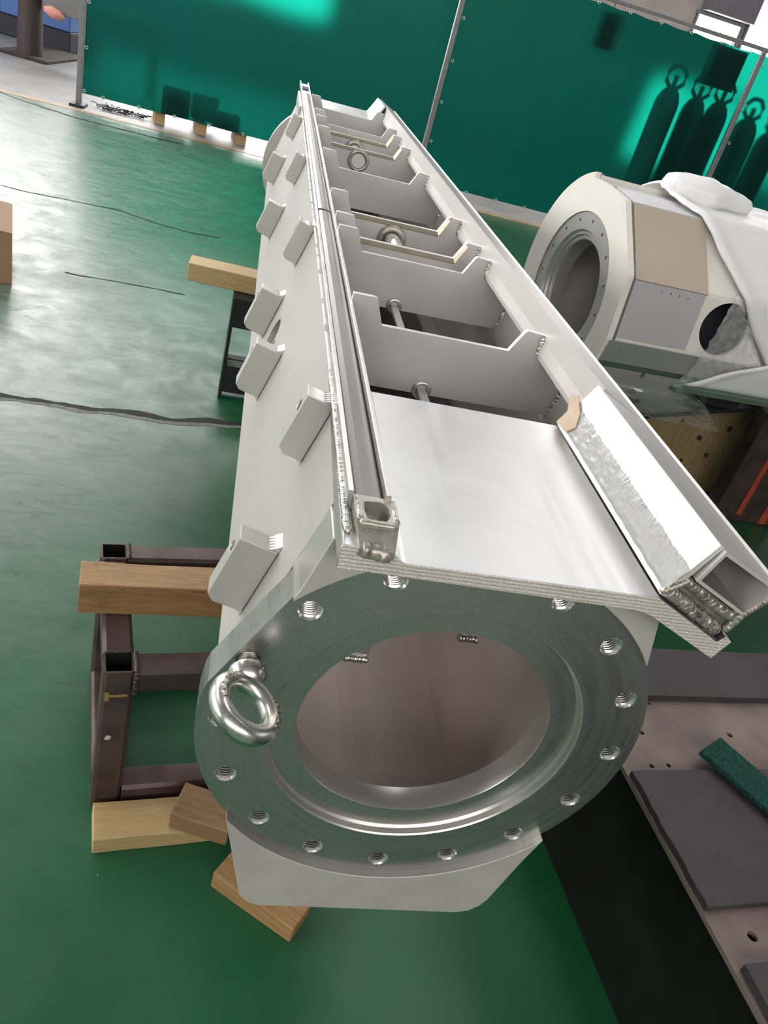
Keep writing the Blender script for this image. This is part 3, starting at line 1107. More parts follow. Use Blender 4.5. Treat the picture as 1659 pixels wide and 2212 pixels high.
# ---- mounting blocks welded on the left wall
def make_block(y0, y1, s0, s1, h=0.041, hole_s=None):
    out = [(y0, s0), (y1, s0), (y1, s1), (y0, s1)]
    outT = [(y0, s0 + 0.007), (y1, s0 + 0.007), (y1, s1), (y0, s1)]
    hs = hole_s if hole_s is not None else s1 - 0.020
    hole = circ(0.0062, 18, (y0 + y1) / 2, hs)
    b = bmesh.new()
    L0 = [b.verts.new(wallmap(p[0], p[1], 0.0008)) for p in out]
    L1 = [b.verts.new(wallmap(p[0], p[1], h - 0.008)) for p in out]
    for i in range(4):
        j = (i + 1) % 4
        b.faces.new((L0[i], L0[j], L1[j], L1[i]))
    b.faces.new(L0)
    L2 = [b.verts.new(wallmap(p[0], p[1], h)) for p in outT]
    for i in range(4):
        j = (i + 1) % 4
        b.faces.new((L1[i], L1[j], L2[j], L2[i]))
    bmesh.ops.delete(b, geom=[], context='VERTS')
    es = [b.edges.get((L2[i], L2[(i + 1) % 4])) for i in range(4)]
    hv = [b.verts.new(wallmap(p[0], p[1], h)) for p in hole]
    hd = [b.verts.new(wallmap(p[0], p[1], h - 0.02)) for p in hole]
    for i in range(len(hv)):
        es.append(b.edges.new((hv[i], hv[(i + 1) % len(hv)])))
    bmesh.ops.triangle_fill(b, use_beauty=True, edges=es)
    for i in range(len(hv)):
        j = (i + 1) % len(hv)
        b.faces.new((hv[i], hv[j], hd[j], hd[i]))
    b.faces.new(hd)
    o = obj('mounting_block', b, 'block', beam, mats=['block'])
    bv = o.modifiers.new('edge', 'BEVEL')
    bv.width = 0.0009
    bv.segments = 2
    bv.limit_method = 'ANGLE'
    # end welds: fillets between block ends and wall
    wb = bmesh.new()
    k = 10
    for (sa_, sb_, hh) in ((s1 + 0.0002, s1 + 0.0085, 0.0105), (s0 - 0.0002, s0 - 0.0060, 0.0065)):
        sec = [(sa_, 0.0003), (sa_, hh), ((sa_ * 0.6 + sb_ * 0.4), hh * 0.52), (sb_, 0.0003)]
        rows_ = []
        for i in range(k + 1):
            rp = 1 + 0.07 * (-1) ** i
            rows_.append([wb.verts.new(wallmap(y0 + 0.0008 + (y1 - y0 - 0.0016) * i / k, q[0], q[1] * (rp if q[1] > 0.001 else 1))) for q in sec])
        for i in range(k):
            for q in range(4):
                wb.faces.new((rows_[i][q], rows_[i][(q + 1) % 4], rows_[i + 1][(q + 1) % 4], rows_[i + 1][q]))
        wb.faces.new(rows_[0][::-1])
        wb.faces.new(rows_[-1])
    obj('end_weld', wb, 'cut', o)['kind'] = 'stuff'
    return o


for y, sa, sb in ((0.092, 0.058, 0.140), (0.588, 0.060, 0.140), (0.836, 0.063, 0.142), (1.500, 0.060, 0.140), (2.150, 0.056, 0.140)):
    make_block(y, y + 0.0255, sa, sb)
for y, sa, sb in ((0.193, 0.190, 0.262), (0.892, 0.190, 0.262), (1.545, 0.194, 0.262), (2.235, 0.190, 0.258)):
    make_block(y, y + 0.0255, sa, sb, h=0.030)
b = box(-0.300, -0.21, 2.62, 2.66, 0.02, 0.03)
b.free()

# ================================================================== EYE BOLT
CR = Matrix.Rotation(R_(-0.841), 3, 'Y')
ec = CR @ Vector((hole_c[15][0], 0, hole_c[15][1]))
eye = thing('eye_bolt', 'zinc plated lifting eye bolt screwed into the round flange of the long beam', 'eye bolt', loc=tuple(ec), rot=(0, R_(-0.841), 0))
b = bmesh.new()
prof = [(0.0, 0.02), (0.0082, 0.02)]
t = 0.018
while t > -0.0145:
    prof += [(0.0083, t), (0.0097, t - 0.0011), (0.0097, t - 0.0015)]
    t -= 0.0026
prof += [(0.0085, -0.0150), (0.0085, -0.018)]
obj('shank', lathe(prof, 28), 'thread_dark', eye, smooth=False)
prof = [(0.0, -0.0150), (0.0165, -0.0150), (0.0175, -0.0160), (0.0175, -0.0190), (0.0150, -0.0225), (0.0120, -0.0290), (0.0, -0.030)]
obj('collar', lathe(prof, 40), 'zinc', eye, smooth=True)
dv = Vector((math.cos(R_(-30)), 0, math.sin(R_(-30))))
yv = Vector((0, -1, 0))
nv = dv.cross(yv)
RC = Vector((0, -0.0565, 0))
Rt, rt = 0.0275, 0.0085


def torus_pt(phi, th_, ext=0.0):
    fat = 1 + 0.10 * math.cos(phi)
    c = RC + Rt * (math.sin(phi) * dv + math.cos(phi) * yv)
    rad = math.sin(phi) * dv + math.cos(phi) * yv
    rr = rt * fat + ext
    return c + rr * (math.cos(th_) * rad + math.sin(th_) * nv * 1.12)


b = bmesh.new()
n1, n2 = 96, 28
G = [[b.verts.new(torus_pt(2 * math.pi * i / n1, 2 * math.pi * k / n2)) for k in range(n2)] for i in range(n1)]
for i in range(n1):
    for k in range(n2):
        b.faces.new((G[i][k], G[(i + 1) % n1][k], G[(i + 1) % n1][(k + 1) % n2], G[i][(k + 1) % n2]))
obj('ring', b, 'zinc', eye, smooth=True)


def text_mesh(s, size, ext):
    cu = bpy.data.curves.new('txt', 'FONT')
    cu.body = s
    cu.size = size
    cu.extrude = ext
    cu.align_x = 'CENTER'
    cu.align_y = 'CENTER'
    to = bpy.data.objects.new('txt', cu)
    COL.objects.link(to)
    dg = bpy.context.evaluated_depsgraph_get()
    me = bpy.data.meshes.new_from_object(to.evaluated_get(dg))
    bpy.data.objects.remove(to)
    return me


def wrap_text(s, size, fn, name, mt, parent):
    me = text_mesh(s, size, 0.0007)
    b = bmesh.new()
    b.from_mesh(me)
    bmesh.ops.subdivide_edges(b, edges=[e for e in b.edges if e.calc_length() > size * 0.3], cuts=2)
    for v in b.verts:
        v.co = fn(v.co.x, v.co.y, v.co.z)
    b.normal_update()
    o = obj(name, b, mt, parent)
    return o


# raised rating marks: left limb, right limb and collar (they read from the ring's far side up)
side = 1 if (cam.matrix_world.translation - ec - RC).dot(nv) > 0 else -1


def on_ring(phi0, flip):
    def f(x, y, z):
        ph = phi0 + flip * x / (Rt + 0.001)
        th_ = side * (math.pi / 2) * 0.93 - side * flip * (y / rt) * 0.9
        return torus_pt(ph, th_, z + 0.0002)
    return f


wrap_text('WLL 1.2 T', 0.0088, on_ring(R_(-105), 1), 'raised_mark', 'thread_dark', eye)  # darker letter metal stands in for the shading of the relief
wrap_text('C15 M20', 0.0088, on_ring(R_(95), 1), 'raised_mark', 'thread_dark', eye)


def on_collar(x, y, z):
    a = R_(62) - x / 0.0172
    return Vector(((0.0174 + z) * math.cos(a), -0.0175 - y, (0.0174 + z) * math.sin(a)))


wrap_text('M20', 0.0095, on_collar, 'raised_mark', 'thread_dark', eye)

# ================================================================== NEAR TRESTLE, TIMBERS
TS = 0.05


def sqtube(p0, p1, w=TS, th=0.004, rotz=0.0, name='tube', parent=None, mt='rust', openend=(True, True)):
    """square hollow section from p0 to p1 with open ends"""
    p0, p1 = Vector(p0), Vector(p1)
    t = (p1 - p0).normalized()
    ref = Vector((0, 0, 1)) if abs(t.z) < 0.8 else Vector((math.sin(-rotz), math.cos(rotz), 0))
    a = t.cross(ref).normalized()
    c = a.cross(t).normalized()
    b = bmesh.new()
    L = []
    for hw in (w / 2, w / 2 - th):
        ch = 0.006 if hw == w / 2 else 0.001
        lp2 = [(hw - ch, -hw), (hw, -hw + ch), (hw, hw - ch), (hw - ch, hw), (-hw + ch, hw), (-hw, hw - ch), (-hw, -hw + ch), (-hw + ch, -hw)]
        for p in (p0, p1):
            L.append([b.verts.new(p + a * q[0] + c * q[1]) for q in lp2])
    n = 8
    for i in range(n):
        j = (i + 1) % n
        b.faces.new((L[0][i], L[0][j], L[1][j], L[1][i]))
        f = b.faces.new((L[2][i], L[3][i], L[3][j], L[2][j]))
        f.material_index = 1
        b.faces.new((L[0][i], L[2][i], L[2][j], L[0][j]))
        b.faces.new((L[1][i], L[1][j], L[3][j], L[3][i]))
    return obj(name, b, None, parent, mats=[mt, 'hollow'])


tr = thing('steel_trestle', 'brown welded square tube trestle under the near end of the long beam', 'trestle', loc=(-0.344, 0.460, FZ), rot=(0, 0, R_(11.3)))
HT = -0.400 - FZ
yb = 0.300
W = 0.52
for (x, y) in ((0, 0), (0, yb), (W, 0), (W, yb)):
    sqtube((x, y, 0.0), (x, y, HT), name='leg', parent=tr)
for y in (0, yb):
    sqtube((TS / 2 + 0.001, y, HT - 0.026), (W - TS / 2 - 0.001, y, HT - 0.026), name='top_rail', parent=tr)
    sqtube((TS / 2 + 0.001, y, 0.03), (W - TS / 2 - 0.001, y, 0.03), name='bottom_rail', parent=tr)
for x in (0, W):
    sqtube((x, TS / 2 + 0.001, HT - 0.026), (x, yb - TS / 2 - 0.001, HT - 0.026), name='side_rail', parent=tr)
    sqtube((x, TS / 2 + 0.001, 0.03), (x, yb - TS / 2 - 0.001, 0.03), name='side_rail', parent=tr)
b = bmesh.new()
for y in (0, yb):
    bead((TS / 2 + 0.002, y - 0.024, HT - 0.001), (TS / 2 + 0.002, y + 0.024, HT - 0.001), 0.004, 0.005, bm=b)
    bead((TS / 2 + 0.002, y - 0.026, HT - 0.001), (TS / 2 + 0.002, y - 0.026, HT - 0.05), 0.005, 0.005, bm=b)
bead((-0.022, TS / 2 + 0.001, HT - 0.001), (0.022, TS / 2 + 0.001, HT - 0.001), 0.004, 0.005, bm=b)
bead((-0.022, yb - TS / 2 - 0.001, HT - 0.001), (0.022, yb - TS / 2 - 0.001, HT - 0.001), 0.004, 0.005, bm=b)
obj('weld_bead', b, 'rust', tr, smooth=True)
# chalk dabs on the leg: paint marks with a shape of their own
M['ochre_paint'] = plain('ochre paint dab', (0.42, 0.25, 0.09), 0.6)
M['white_paint'] = plain('white paint dab', (0.6, 0.6, 0.58), 0.6)
b = box(-0.017, 0.016, -0.0262, -0.0252, 0.295, 0.300)
box(-0.020, -0.013, -0.0262, -0.0252, 0.286, 0.306, bm=b)
obj('paint_mark', b, 'ochre_paint', tr)
b = prism(circ(0.006, 9), -0.0262, -0.0252)
for v in b.verts:
    v.co.x += -0.008 + 0.002 * noise.noise(v.co * 400)
    v.co.z += 0.195 + 0.004 * noise.noise(v.co * 300)
obj('paint_mark', b, 'white_paint', tr)


def timber(name, label, size, loc, rz, mt, w=0.003, group=None, rough=0.002, tilt=0.0, cat='timber'):
    L, Wd, Hh = size
    b = box(-L / 2, L / 2, -Wd / 2, Wd / 2, 0, Hh)
    bmesh.ops.subdivide_edges(b, edges=[e for e in b.edges if abs((e.verts[0].co - e.verts[1].co).x) > L * 0.9], cuts=12)
    for v in b.verts:
        q = v.co * 9 + Vector(loc) * 3
        v.co.y += rough * noise.noise(q)
        if v.co.z > Hh / 2:
            v.co.z += rough * 0.4 * noise.noise(q + Vector((3, 1, 0)))
    bmesh.ops.bevel(b, geom=[e for e in b.edges if e.is_boundary or e.calc_face_angle(0) > 0.8], offset=w * 0.6, segments=1, affect='EDGES')
    o = obj(name, b, mt)
    o.location = loc
    o.rotation_euler = (tilt, 0, rz)
    tag(o, label, cat, group)
    return o


# rests on the trestle, carries the beam; its near face shows two laminations
tb = timber('wood_beam', 'old brown timber beam laid across the brown trestle, under the long steel beam', (0.56, 0.066, 0.064), (-0.160, 0.637, -0.3995), R_(8), 'wood_old', rough=0.004)
b = box(-0.279, 0.27, -0.0345, -0.0325, 0.002, 0.030)
obj('split_layer', b, 'wood_old', tb)

timber('wood_shim', 'flat wood shim between the brown timber beam and the long steel beam', (0.20, 0.06, 0.040), (0.0, 0.66, -0.3350), R_(8), 'wood_old', cat='wood shim')
timber('wood_block', 'pale sawn board lying on the floor at the foot of the brown trestle', (0.235, 0.076, 0.040), (-0.232, 0.4025 - 0.0, FZ), R_(11), 'wood_pale', cat='wood block').location = (-0.236, 0.402, FZ)
timber('wood_block', 'dirty dark wood offcut resting askew on the pale board', (0.108, 0.072, 0.042), (-0.160, 0.396, FZ + 0.0405), R_(-16), 'wood_dirty', cat='wood block')
timber('wood_block', 'tan wood board on the floor under the round flanged end of the long beam', (0.170, 0.060, 0.040), (-0.048, 0.272, FZ), R_(-34), 'wood_old', cat='wood block')

# rear trestle, black, and its fresh timber
t2 = thing('steel_trestle', 'black painted steel trestle under the long beam further back', 'trestle', loc=(-0.262, 2.22, FZ), rot=(0, 0, R_(2)))
H2 = -0.362 - FZ
for x in (0.0, 0.50):
    obj('end_plate', box(x, x + 0.012, 0, 0.11, 0, H2, 0.001), 'blacksteel', t2)
for z0, z1 in ((H2 - 0.105, H2), (0.03, 0.135)):
    obj('cross_channel', prism([(0.0, z0), (0.0, z1), (0.06, z1), (0.06, z1 - 0.006), (0.006, z1 - 0.006), (0.006, z0 + 0.006), (0.06, z0 + 0.006), (0.06, z0)], 0.012, 0.50, axis='x'), 'blacksteel', t2)
    obj('cross_channel', prism([(0.11, z0), (0.11, z1), (0.07, z1), (0.07, z1 - 0.006), (0.104, z1 - 0.006), (0.104, z0 + 0.006), (0.07, z0 + 0.006), (0.07, z0)], 0.012, 0.50, axis='x'), 'blacksteel', t2)
timber('wood_beam', 'fresh yellow pine timber on the black trestle, sticking out beside the long beam', (0.60, 0.100, 0.062), (-0.130, 2.345, -0.3615), R_(-1), 'wood_new', rough=0.001)
# plate seen between the ribs: packing across the beam's inside
# ================================================================== STEEL BENCH (right foreground)
bench = thing('steel_bench', 'low dark steel work bench with loose plates on top beside the round flange', 'bench', loc=(0.541, 0.330, FZ), rot=(0, 0, R_(6.6)))
HB = -0.402 - FZ
BX1 = 1.5
obj('bench_body', box(0.012, BX1, -1.30, 0.300, 0.0, HB - 0.0095, 0.002), 'bench_side', bench)
hl = [(0.057, 0.015), (0.094, 0.016), (0.279, 0.087), (0.078, 0.092), (0.135, 0.166), (0.060, -0.294), (0.42, 0.05), (0.5, 0.12)]
rr_ = [0.0045, 0.0045, 0.0065, 0.006, 0.0045, 0.0085, 0.006, 0.006]
b = bmesh.new()
holed([(-0.004, -1.30), (BX1, -1.30), (BX1, 0.305), (-0.004, 0.305)], [circ(r, 16, *p) for r, p in zip(rr_, hl)], HB, HB - 0.009, mapf=lambda x, y, z: (x, y, z), bm=b)
obj('bench_top', b, 'bench_light', bench)


def loose_plate(name, x0, x1, y0, y1, jag=0.0, th=0.014, label=None):
    pts = []
    n = 26
    for i in range(n + 1):
        t_ = y1 + (y0 - y1) * i / n
        pts.append((x0 + jag * noise.noise(Vector((t_ * 35, 0.3, 0))) - 0.0, t_))
    pts += [(x1, y0), (x1, y1)]
    o = obj(name, prism(pts, HB + 0.0005, HB + th, axis='z', w=0.0008), 'bench_dark', bench)
    return o


loose_plate('top_plate', 0.020, BX1 - 0.02, 0.171, 0.308, 0.0, 0.016)
loose_plate('top_plate', -0.001, BX1 - 0.03, -0.252, -0.004, 0.004, 0.013)
loose_plate('top_plate', 0.004, BX1 - 0.02, -1.28, -0.338, 0.003, 0.016)

# scouring pad
pz = -0.402 + 0.0175
b = box(0, 0.30, -0.036, 0.036, 0, 0.012, 0.004, 2)
bmesh.ops.subdivide_edges(b, edges=[e for e in b.edges if e.calc_length() > 0.05], cuts=24, use_grid_fill=True)
for v in b.verts:
    q = v.co * 220
    v.co += Vector((noise.noise(q), noise.noise(q + Vector((9, 0, 0))), noise.noise(q + Vector((0, 9, 0))))) * 0.0011
pad = obj('scouring_pad', b, 'pad', smooth=False)
tag(pad, 'dark green scouring pad strip lying on the steel bench plates', 'scouring pad')
pad.location = (0.722, 0.392, pz)
pad.rotation_euler = (0, R_(0.5), R_(-57.5))
b = bmesh.new()
for i in range(5200):
    e = random.random()
    x, y, z = random.uniform(0, 0.30), random.uniform(-0.036, 0.036), 0.0115
    if e < 0.22:
        y, z = random.choice((-0.036, 0.036)), random.uniform(0.001, 0.011)
    elif e < 0.26:
        x, z = 0.0, random.uniform(0.001, 0.011)
    d = Vector((random.gauss(0, 1), random.gauss(0, 1), random.gauss(0, 0.5))).normalized() * random.uniform(0.002, 0.0045)
    p = Vector((x, y, z))
    s = d.cross(Vector((0, 0, 1))).normalized() * 0.00018
    q = p + d * 0.5 + Vector((0, 0, 0.0007))
    vs = [b.verts.new(w_) for w_ in (p - s, p + s, q + s, q - s, p + d + s * 0.4)]
    b.faces.new(vs[:4])
    b.faces.new((vs[3], vs[2], vs[4]))
fo = obj('fibre_fuzz', b, 'pad', pad)
fo['kind'] = 'stuff'

# ================================================================== SECOND VESSEL (right background)
ves = thing('vessel', 'cream round ended steel vessel with bolted ring opening, half wrapped in white foam', 'vessel', loc=(0.697, 1.768, 0.035), rot=(0, 0, math.atan2(0.0984, 0.9952)))
# local frame: x = axis d, -y = u, z = v
def vm(u, v, d):
    return (d, -u, v)


RD = 0.335
right = [(0.0, 0.310), (0.128, 0.300), (0.138, 0.296), (0.294, 0.146), (0.297, 0.136), (0.316, -0.018), (0.316, -0.028), (0.300, -0.092), (0.10, -0.180), (-0.06, -0.235)]
leftarc = [(RD * math.cos(R_(a)), RD * math.sin(R_(a))) for a in range(232, 103, -4)]
outline = right + leftarc + [(-0.080, 0.326), (-0.078, 0.310)]
R16 = [circ(0.0052, 12, 0.205 * math.cos(R_(180 - 22.5 * i)), 0.205 * math.sin(R_(180 - 22.5 * i))) for i in range(16)]
b = holed(outline, [circ(0.2275, 72)], 0.0, 0.018, mapf=vm)
obj('front_plate', b, 'vessel', ves)
b = bmesh.new()
holed(circ(0.2275, 72), [circ(0.1775, 72)] + R16, 0.004, 0.03, mapf=vm, bm=b, back=True)
ring = obj('bolt_ring', b, 'vessel_ring', ves)
b = lathe([(0.2275, 0.0), (0.2275, 0.004)], 72, mapf=vm)
obj('ring_edge', b, 'vessel_seam', ring)
b = lathe([(0.1775, 0.004), (0.172, 0.012), (0.165, 0.012), (0.163, 0.020), (0.152, 0.020), (0.150, 0.03), (0.150, 0.07)], 72, mapf=vm)
obj('bore_sleeve', b, 'vessel_ring', ves, smooth=False)
# seam strip round the facets behind the front plate
def ringstrip(pts, d0, d1, sc0, sc1, closed=False):
    b = bmesh.new()
    A = [b.verts.new(vm(p[0] * sc0, p[1] * sc0, d0)) for p in pts]
    B = [b.verts.new(vm(p[0] * sc1, p[1] * sc1, d1)) for p in pts]
    n = len(pts)
    for i in range(n if closed else n - 1):
        j = (i + 1) % n
        b.faces.new((A[i], A[j], B[j], B[i]))
    return b


obj('seam_weld', ringstrip(outline, 0.016, 0.030, 1.0, 0.985, True), 'vessel_seam', ves)
# body shell with the round side port cut through the lower facet
bodypts = [(p[0] * 0.982, p[1] * 0.982) for p in outline]
DL = 1.9
b = bmesh.new()
n = len(bodypts)
fa, fbv = Vector(bodypts[4]), Vector(bodypts[5])
for i in range(n):
    j = (i + 1) % n
    if i == 4:
        continue
    b.faces.new([b.verts.new(q) for q in (vm(*bodypts[i], 0.018), vm(*bodypts[j], 0.018), vm(*bodypts[j], DL), vm(*bodypts[i], DL))])
b.faces.new([b.verts.new(vm(p[0], p[1], DL)) for p in bodypts])
bmesh.ops.remove_doubles(b, verts=b.verts, dist=1e-5)
obj('body', b, 'vessel', ves)
Lf = (fbv - fa).length
fe = (fbv - fa).normalized()


def lowfacet(d, s, h=0.0):
    p = fa + fe * s
    nn = Vector((-fe.y, fe.x))
    if nn.dot(p) < 0:
        nn = -nn
    p = p + nn * h
    return vm(p.x, p.y, d)


port = [(0.352 + 0.078 * math.cos(R_(a)), Lf * 0.50 + 0.074 * math.sin(R_(a))) for a in range(0, 360, 8)]
b = holed([(0.018, 0), (DL, 0), (DL, Lf), (0.018, Lf)], [port], 0.0, -0.010, mapf=lambda d, s, h: lowfacet(d, s, h))
obj('side_facet', b, 'vessel', ves)
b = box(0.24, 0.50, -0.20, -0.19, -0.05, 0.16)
obj('port_shade', b, 'black', ves)  # dark plate behind the port stands in for the shade inside
# cover sheets on three facets
def sheet_on(a, c, d0, d1, mt, holes_=(), hr=0.004):
    a, c = Vector(a), Vector(c)
    e = (c - a).normalized()
    L = (c - a).length
    nn = Vector((-e.y, e.x))
    if nn.dot(a) < 0:
        nn = -nn

    def mf(d, s, h):
        p = a + e * s + nn * h
        return vm(p.x, p.y, d)
    b = holed([(d0, 0.0), (d1, 0.0), (d1, L), (d0, L)], [circ(hr, 12, *q) for q in holes_], 0.001, -0.0035, mapf=mf)
    return obj('cover_sheet', b, mt, ves)


sheet_on((0.012, 0.309), (0.137, 0.2985), 0.030, 0.262, 'panel_white', [(0.105, 0.112), (0.145, 0.112), (0.185, 0.112), (0.225, 0.112)], 0.0022)
sheet_on((0.139, 0.2970), (0.2955, 0.1390), 0.026, 0.256, 'panel_tan')
sheet_on((0.2965, 0.1370), (0.3155, -0.0150), 0.026, 0.250, 'panel_lilac', [(0.112, 0.014), (0.142, 0.015), (0.170, 0.016), (0.198, 0.018)], 0.0032)
sheet_on((0.3165, -0.0260), (0.3010, -0.0900), 0.012, 1.2, 'vessel_ring', [(0.06, 0.03), (0.17, 0.035), (0.33, 0.03)], 0.0025)
b = prism([(-0.078, 0.303), (0.004, 0.303), (0.004, 0.309), (-0.078, 0.309)], 0.018, 1.2, mapf=vm)
obj('top_strip', b, 'vessel_ring', ves)

# foam wrap over the vessel -------------------------------------------------
wrap = thing('foam_wrap', 'white foam sheet draped over the cream vessel', 'wrapping', loc=tuple(ves.location), rot=tuple(ves.rotation_euler))


def radius_at(th):       # radius of the outline in direction th (deg, from u to v)
    d = Vector((math.cos(R_(th)), math.sin(R_(th))))
    best = 0.0
    for i in range(len(outline)):
        a, c = Vector(outline[i]), Vector(outline[(i + 1) % len(outline)])
        e = c - a
        den = d.x * e.y - d.y * e.x
        if abs(den) < 1e-9:
            continue
        t_ = (a.x * e.y - a.y * e.x) / den
        s_ = (a.x * d.y - a.y * d.x) / den
        if t_ > 0 and -0.01 <= s_ <= 1.01:
            best = max(best, t_)
    return best or RD


def drape(edge, th0, th1, d1, off, nth=60, nd=44, amp=0.006, fold=0.0, seed=0, name='foam_sheet', mt='foam'):
    b = bmesh.new()
    G = []
    for i in range(nth + 1):
        th = th0 + (th1 - th0) * i / nth
        e0 = edge(th)
        base = sum(radius_at(th + q) for q in (-8, -4, 0, 4, 8)) / 5
        row = []
        for k in range(nd + 1):
            f = k / nd
            d = e0 + (d1 - e0) * f ** 1.25
            nz = amp * noise.noise(Vector((d * 9 + th * 0.05, th * 0.03, seed))) + amp * 1.3 * abs(noise.noise(Vector((d * 3.2 - th * 0.035, th * 0.012, seed + 4))))
            r = max(radius_at(th), base) + off + nz
            hem = fold * math.exp(-((d - e0 - 0.02) / 0.018) ** 2)
            r += hem
            if k == 0:
                r -= 0.003
            row.append(b.verts.new(vm(r * math.cos(R_(th)), r * math.sin(R_(th)), d)))
        G.append(row)
    for i in range(nth):
        for k in range(nd):
            b.faces.new((G[i][k], G[i + 1][k], G[i + 1][k + 1], G[i][k + 1]))
    o = obj(name, b, mt, wrap, smooth=True)
    so = o.modifiers.new('thick', 'SOLIDIFY')
    so.thickness = 0.003
    return o


def lerp_pts(pts, x):
    for (a, va), (c, vc) in zip(pts, pts[1:]):
        if min(a, c) <= x <= max(a, c):
            return va + (vc - va) * (x - a) / (c - a)
    return pts[-1][1] if abs(x - pts[-1][0]) < abs(x - pts[0][0]) else pts[0][1]


E1 = [(130, 0.20), (100, 0.22), (80, 0.205), (67, 0.232), (56, 0.262), (46, 0.285), (30, 0.345), (12, 0.425), (-15, 0.60), (-25, 0.68)]
drape(lambda th: lerp_pts(E1, th), 125, -20, 1.7, 0.014, fold=0.010, seed=1)
E2 = [(8, 0.62), (3, 0.56), (-6, 0.40), (-17, 0.29), (-26, 0.285), (-38, 0.33), (-50, 0.40)]
drape(lambda th: lerp_pts(E2, th), 6, -44, 1.7, 0.040, nth=34, fold=0.006, seed=8)
# bundled roll on top
b = bmesh.new()
G = []
for i in range(41):
    d = 0.225 + 0.30 * i / 40
    row = []
    tt = i / 40
    R0 = 0.048 * (math.sin(math.pi * min(1, 0.10 + tt * 0.95)) ** 0.45) * (1.0 + 0.12 * math.sin(tt * 7))
    for k in range(20):
        a = 2 * math.pi * k / 20
        rr = R0 * 1.12 * (1 + 0.26 * noise.noise(Vector((d * 14, math.cos(a) * 2, math.sin(a) * 2))))
        row.append(b.verts.new(vm(-0.055 + 0.05 * math.sin(tt * 3) * 0.5 + 1.5 * rr * math.cos(a), 0.350 - 0.012 * tt + 0.75 * rr * math.sin(a), d)))
    G.append(row)
for i in range(40):
    for k in range(20):
        b.faces.new((G[i][k], G[(i + 1)][k], G[i + 1][(k + 1) % 20], G[i][(k + 1) % 20]))
b.faces.new(G[0][::-1])
b.faces.new(G[-1])
obj('foam_roll', b, 'foam', wrap, smooth=True)
# clear film hanging from the foam edge over the port
fw = thing('plastic_film', 'crumpled clear plastic film hanging over the side port of the cream vessel', 'plastic film', loc=tuple(ves.location), rot=tuple(ves.rotation_euler))
b = bmesh.new()
G = []
for i in range(41):
    f = i / 40
    th = 27 - 47 * f
    dl = 0.335 - 0.075 * f
    dr = 0.345 + 0.24 * f
    row = []
    for k in range(31):
        d = dl + (dr - dl) * k / 30
        crump = 0.010 * abs(noise.noise(Vector((d * 30 - f * 6, f * 9, 1)))) + 0.006 * noise.noise(Vector((d * 60, f * 26, 3)))
        r = radius_at(th) + 0.012 + 0.02 * f + crump
        row.append(b.verts.new(vm(r * math.cos(R_(th)), r * math.sin(R_(th)), d)))
    G.append(row)
for i in range(40):
    for k in range(30):
        b.faces.new((G[i][k], G[i + 1][k], G[i + 1][k + 1], G[i][k + 1]))
obj('film_sheet', b, 'film', fw, smooth=True)
# film tail over the dark support
b = bmesh.new()
G = []
for i in range(25):
    row = []
    for k in range(25):
        x = 0.98 + 0.36 * k / 24 + 0.05 * i / 24
        y = 1.66 + 0.26 * i / 24
        z = -0.272 + 0.016 * abs(noise.noise(Vector((x * 14, y * 14, 0)))) + 0.012 * abs(noise.noise(Vector((x * 35, y * 30, 4))))
        row.append(b.verts.new((x, y, z)))
    G.append(row)
for i in range(24):
    for k in range(24):
        b.faces.new((G[i][k], G[i + 1][k], G[i + 1][k + 1], G[i][k + 1]))
o = obj('plastic_film', b, 'film', smooth=True)
tag(o, 'flat tail of clear plastic film on the dark table under the cream vessel', 'plastic film')

# support table, timbers and striped post under the vessel
tab = thing('support_table', 'black steel table carrying the cream vessel', 'table', loc=(0, 0, FZ))
obj('table_top', prism([(0.86, 1.57), (1.13, 1.765), (1.56, 1.985), (2.5, 2.45), (2.5, 2.95), (0.86, 2.95)], 0.435, 0.452, axis='z', w=0.001), 'blacksteel', tab)
obj('cradle', box(1.45, 1.58, 1.97, 2.15, 0.453, 0.510, 0.003), 'blacksteel', tab)
obj('cradle', box(1.66, 1.78, 2.09, 2.2, 0.453, 0.510, 0.003), 'blacksteel', tab)
for x, y in ((0.95, 2.85), (2.4, 2.85), (2.42, 2.55)):
    obj('leg', box(x - 0.03, x + 0.03, y - 0.03, y + 0.03, 0, 0.435, 0.002), 'blacksteel', tab)
b = bev(box(-0.017, 0.017, -0.014, 0.014, 0, 0.026), 0.002)
o = obj('steel_block', b, 'vessel_ring')
o.location = (1.135, 1.895, -0.2945)
o.rotation_euler = (0, 0, 0.2)
tag(o, 'small grey steel block on the black table under the cream vessel', 'steel block')
b = lathe([(0.0, 0), (0.008, 0), (0.008, 0.012), (0.0, 0.013)], 6, mapf=lambda a, c, t: (a, c, t))
o = obj('bolt_nut', b, 'eyelet')
o.location = (1.275, 2.16, -0.2945)
tag(o, 'tiny bright hexagon nut on the black table behind the small steel block', 'nut')
wb = timber('wood_block', 'big oily knotted timber block under the black table, beside the red striped post', (0.74, 0.24, 0.385), (1.50, 2.29, FZ), R_(4), 'wood_big', rough=0.012, w=0.006, cat='wood block')
for i, (kx, kz) in enumerate(((0.02, 0.30), (0.13, 0.24), (-0.08, 0.20), (0.10, 0.13), (0.20, 0.17), (0.24, 0.30), (-0.02, 0.10), (-0.16, 0.27))):
    kb = prism(circ(0.007 + 0.003 * (i % 3), 10), -0.1275, -0.110)
    for v in kb.verts:
        v.co.x = v.co.x * 0.8 + kx
        v.co.z += kz
    obj('knot', kb, 'dirty', wb)
sp_ = thing('striped_post', 'dirty dark post with red orange stripes standing by the big oily timber', 'post', loc=(1.88, 2.03, FZ), rot=(0, 0, R_(4)))
obj('post_body', box(-0.17, 0.14, -0.05, 0.03, 0, 0.47, 0.004), 'dirty', sp_)
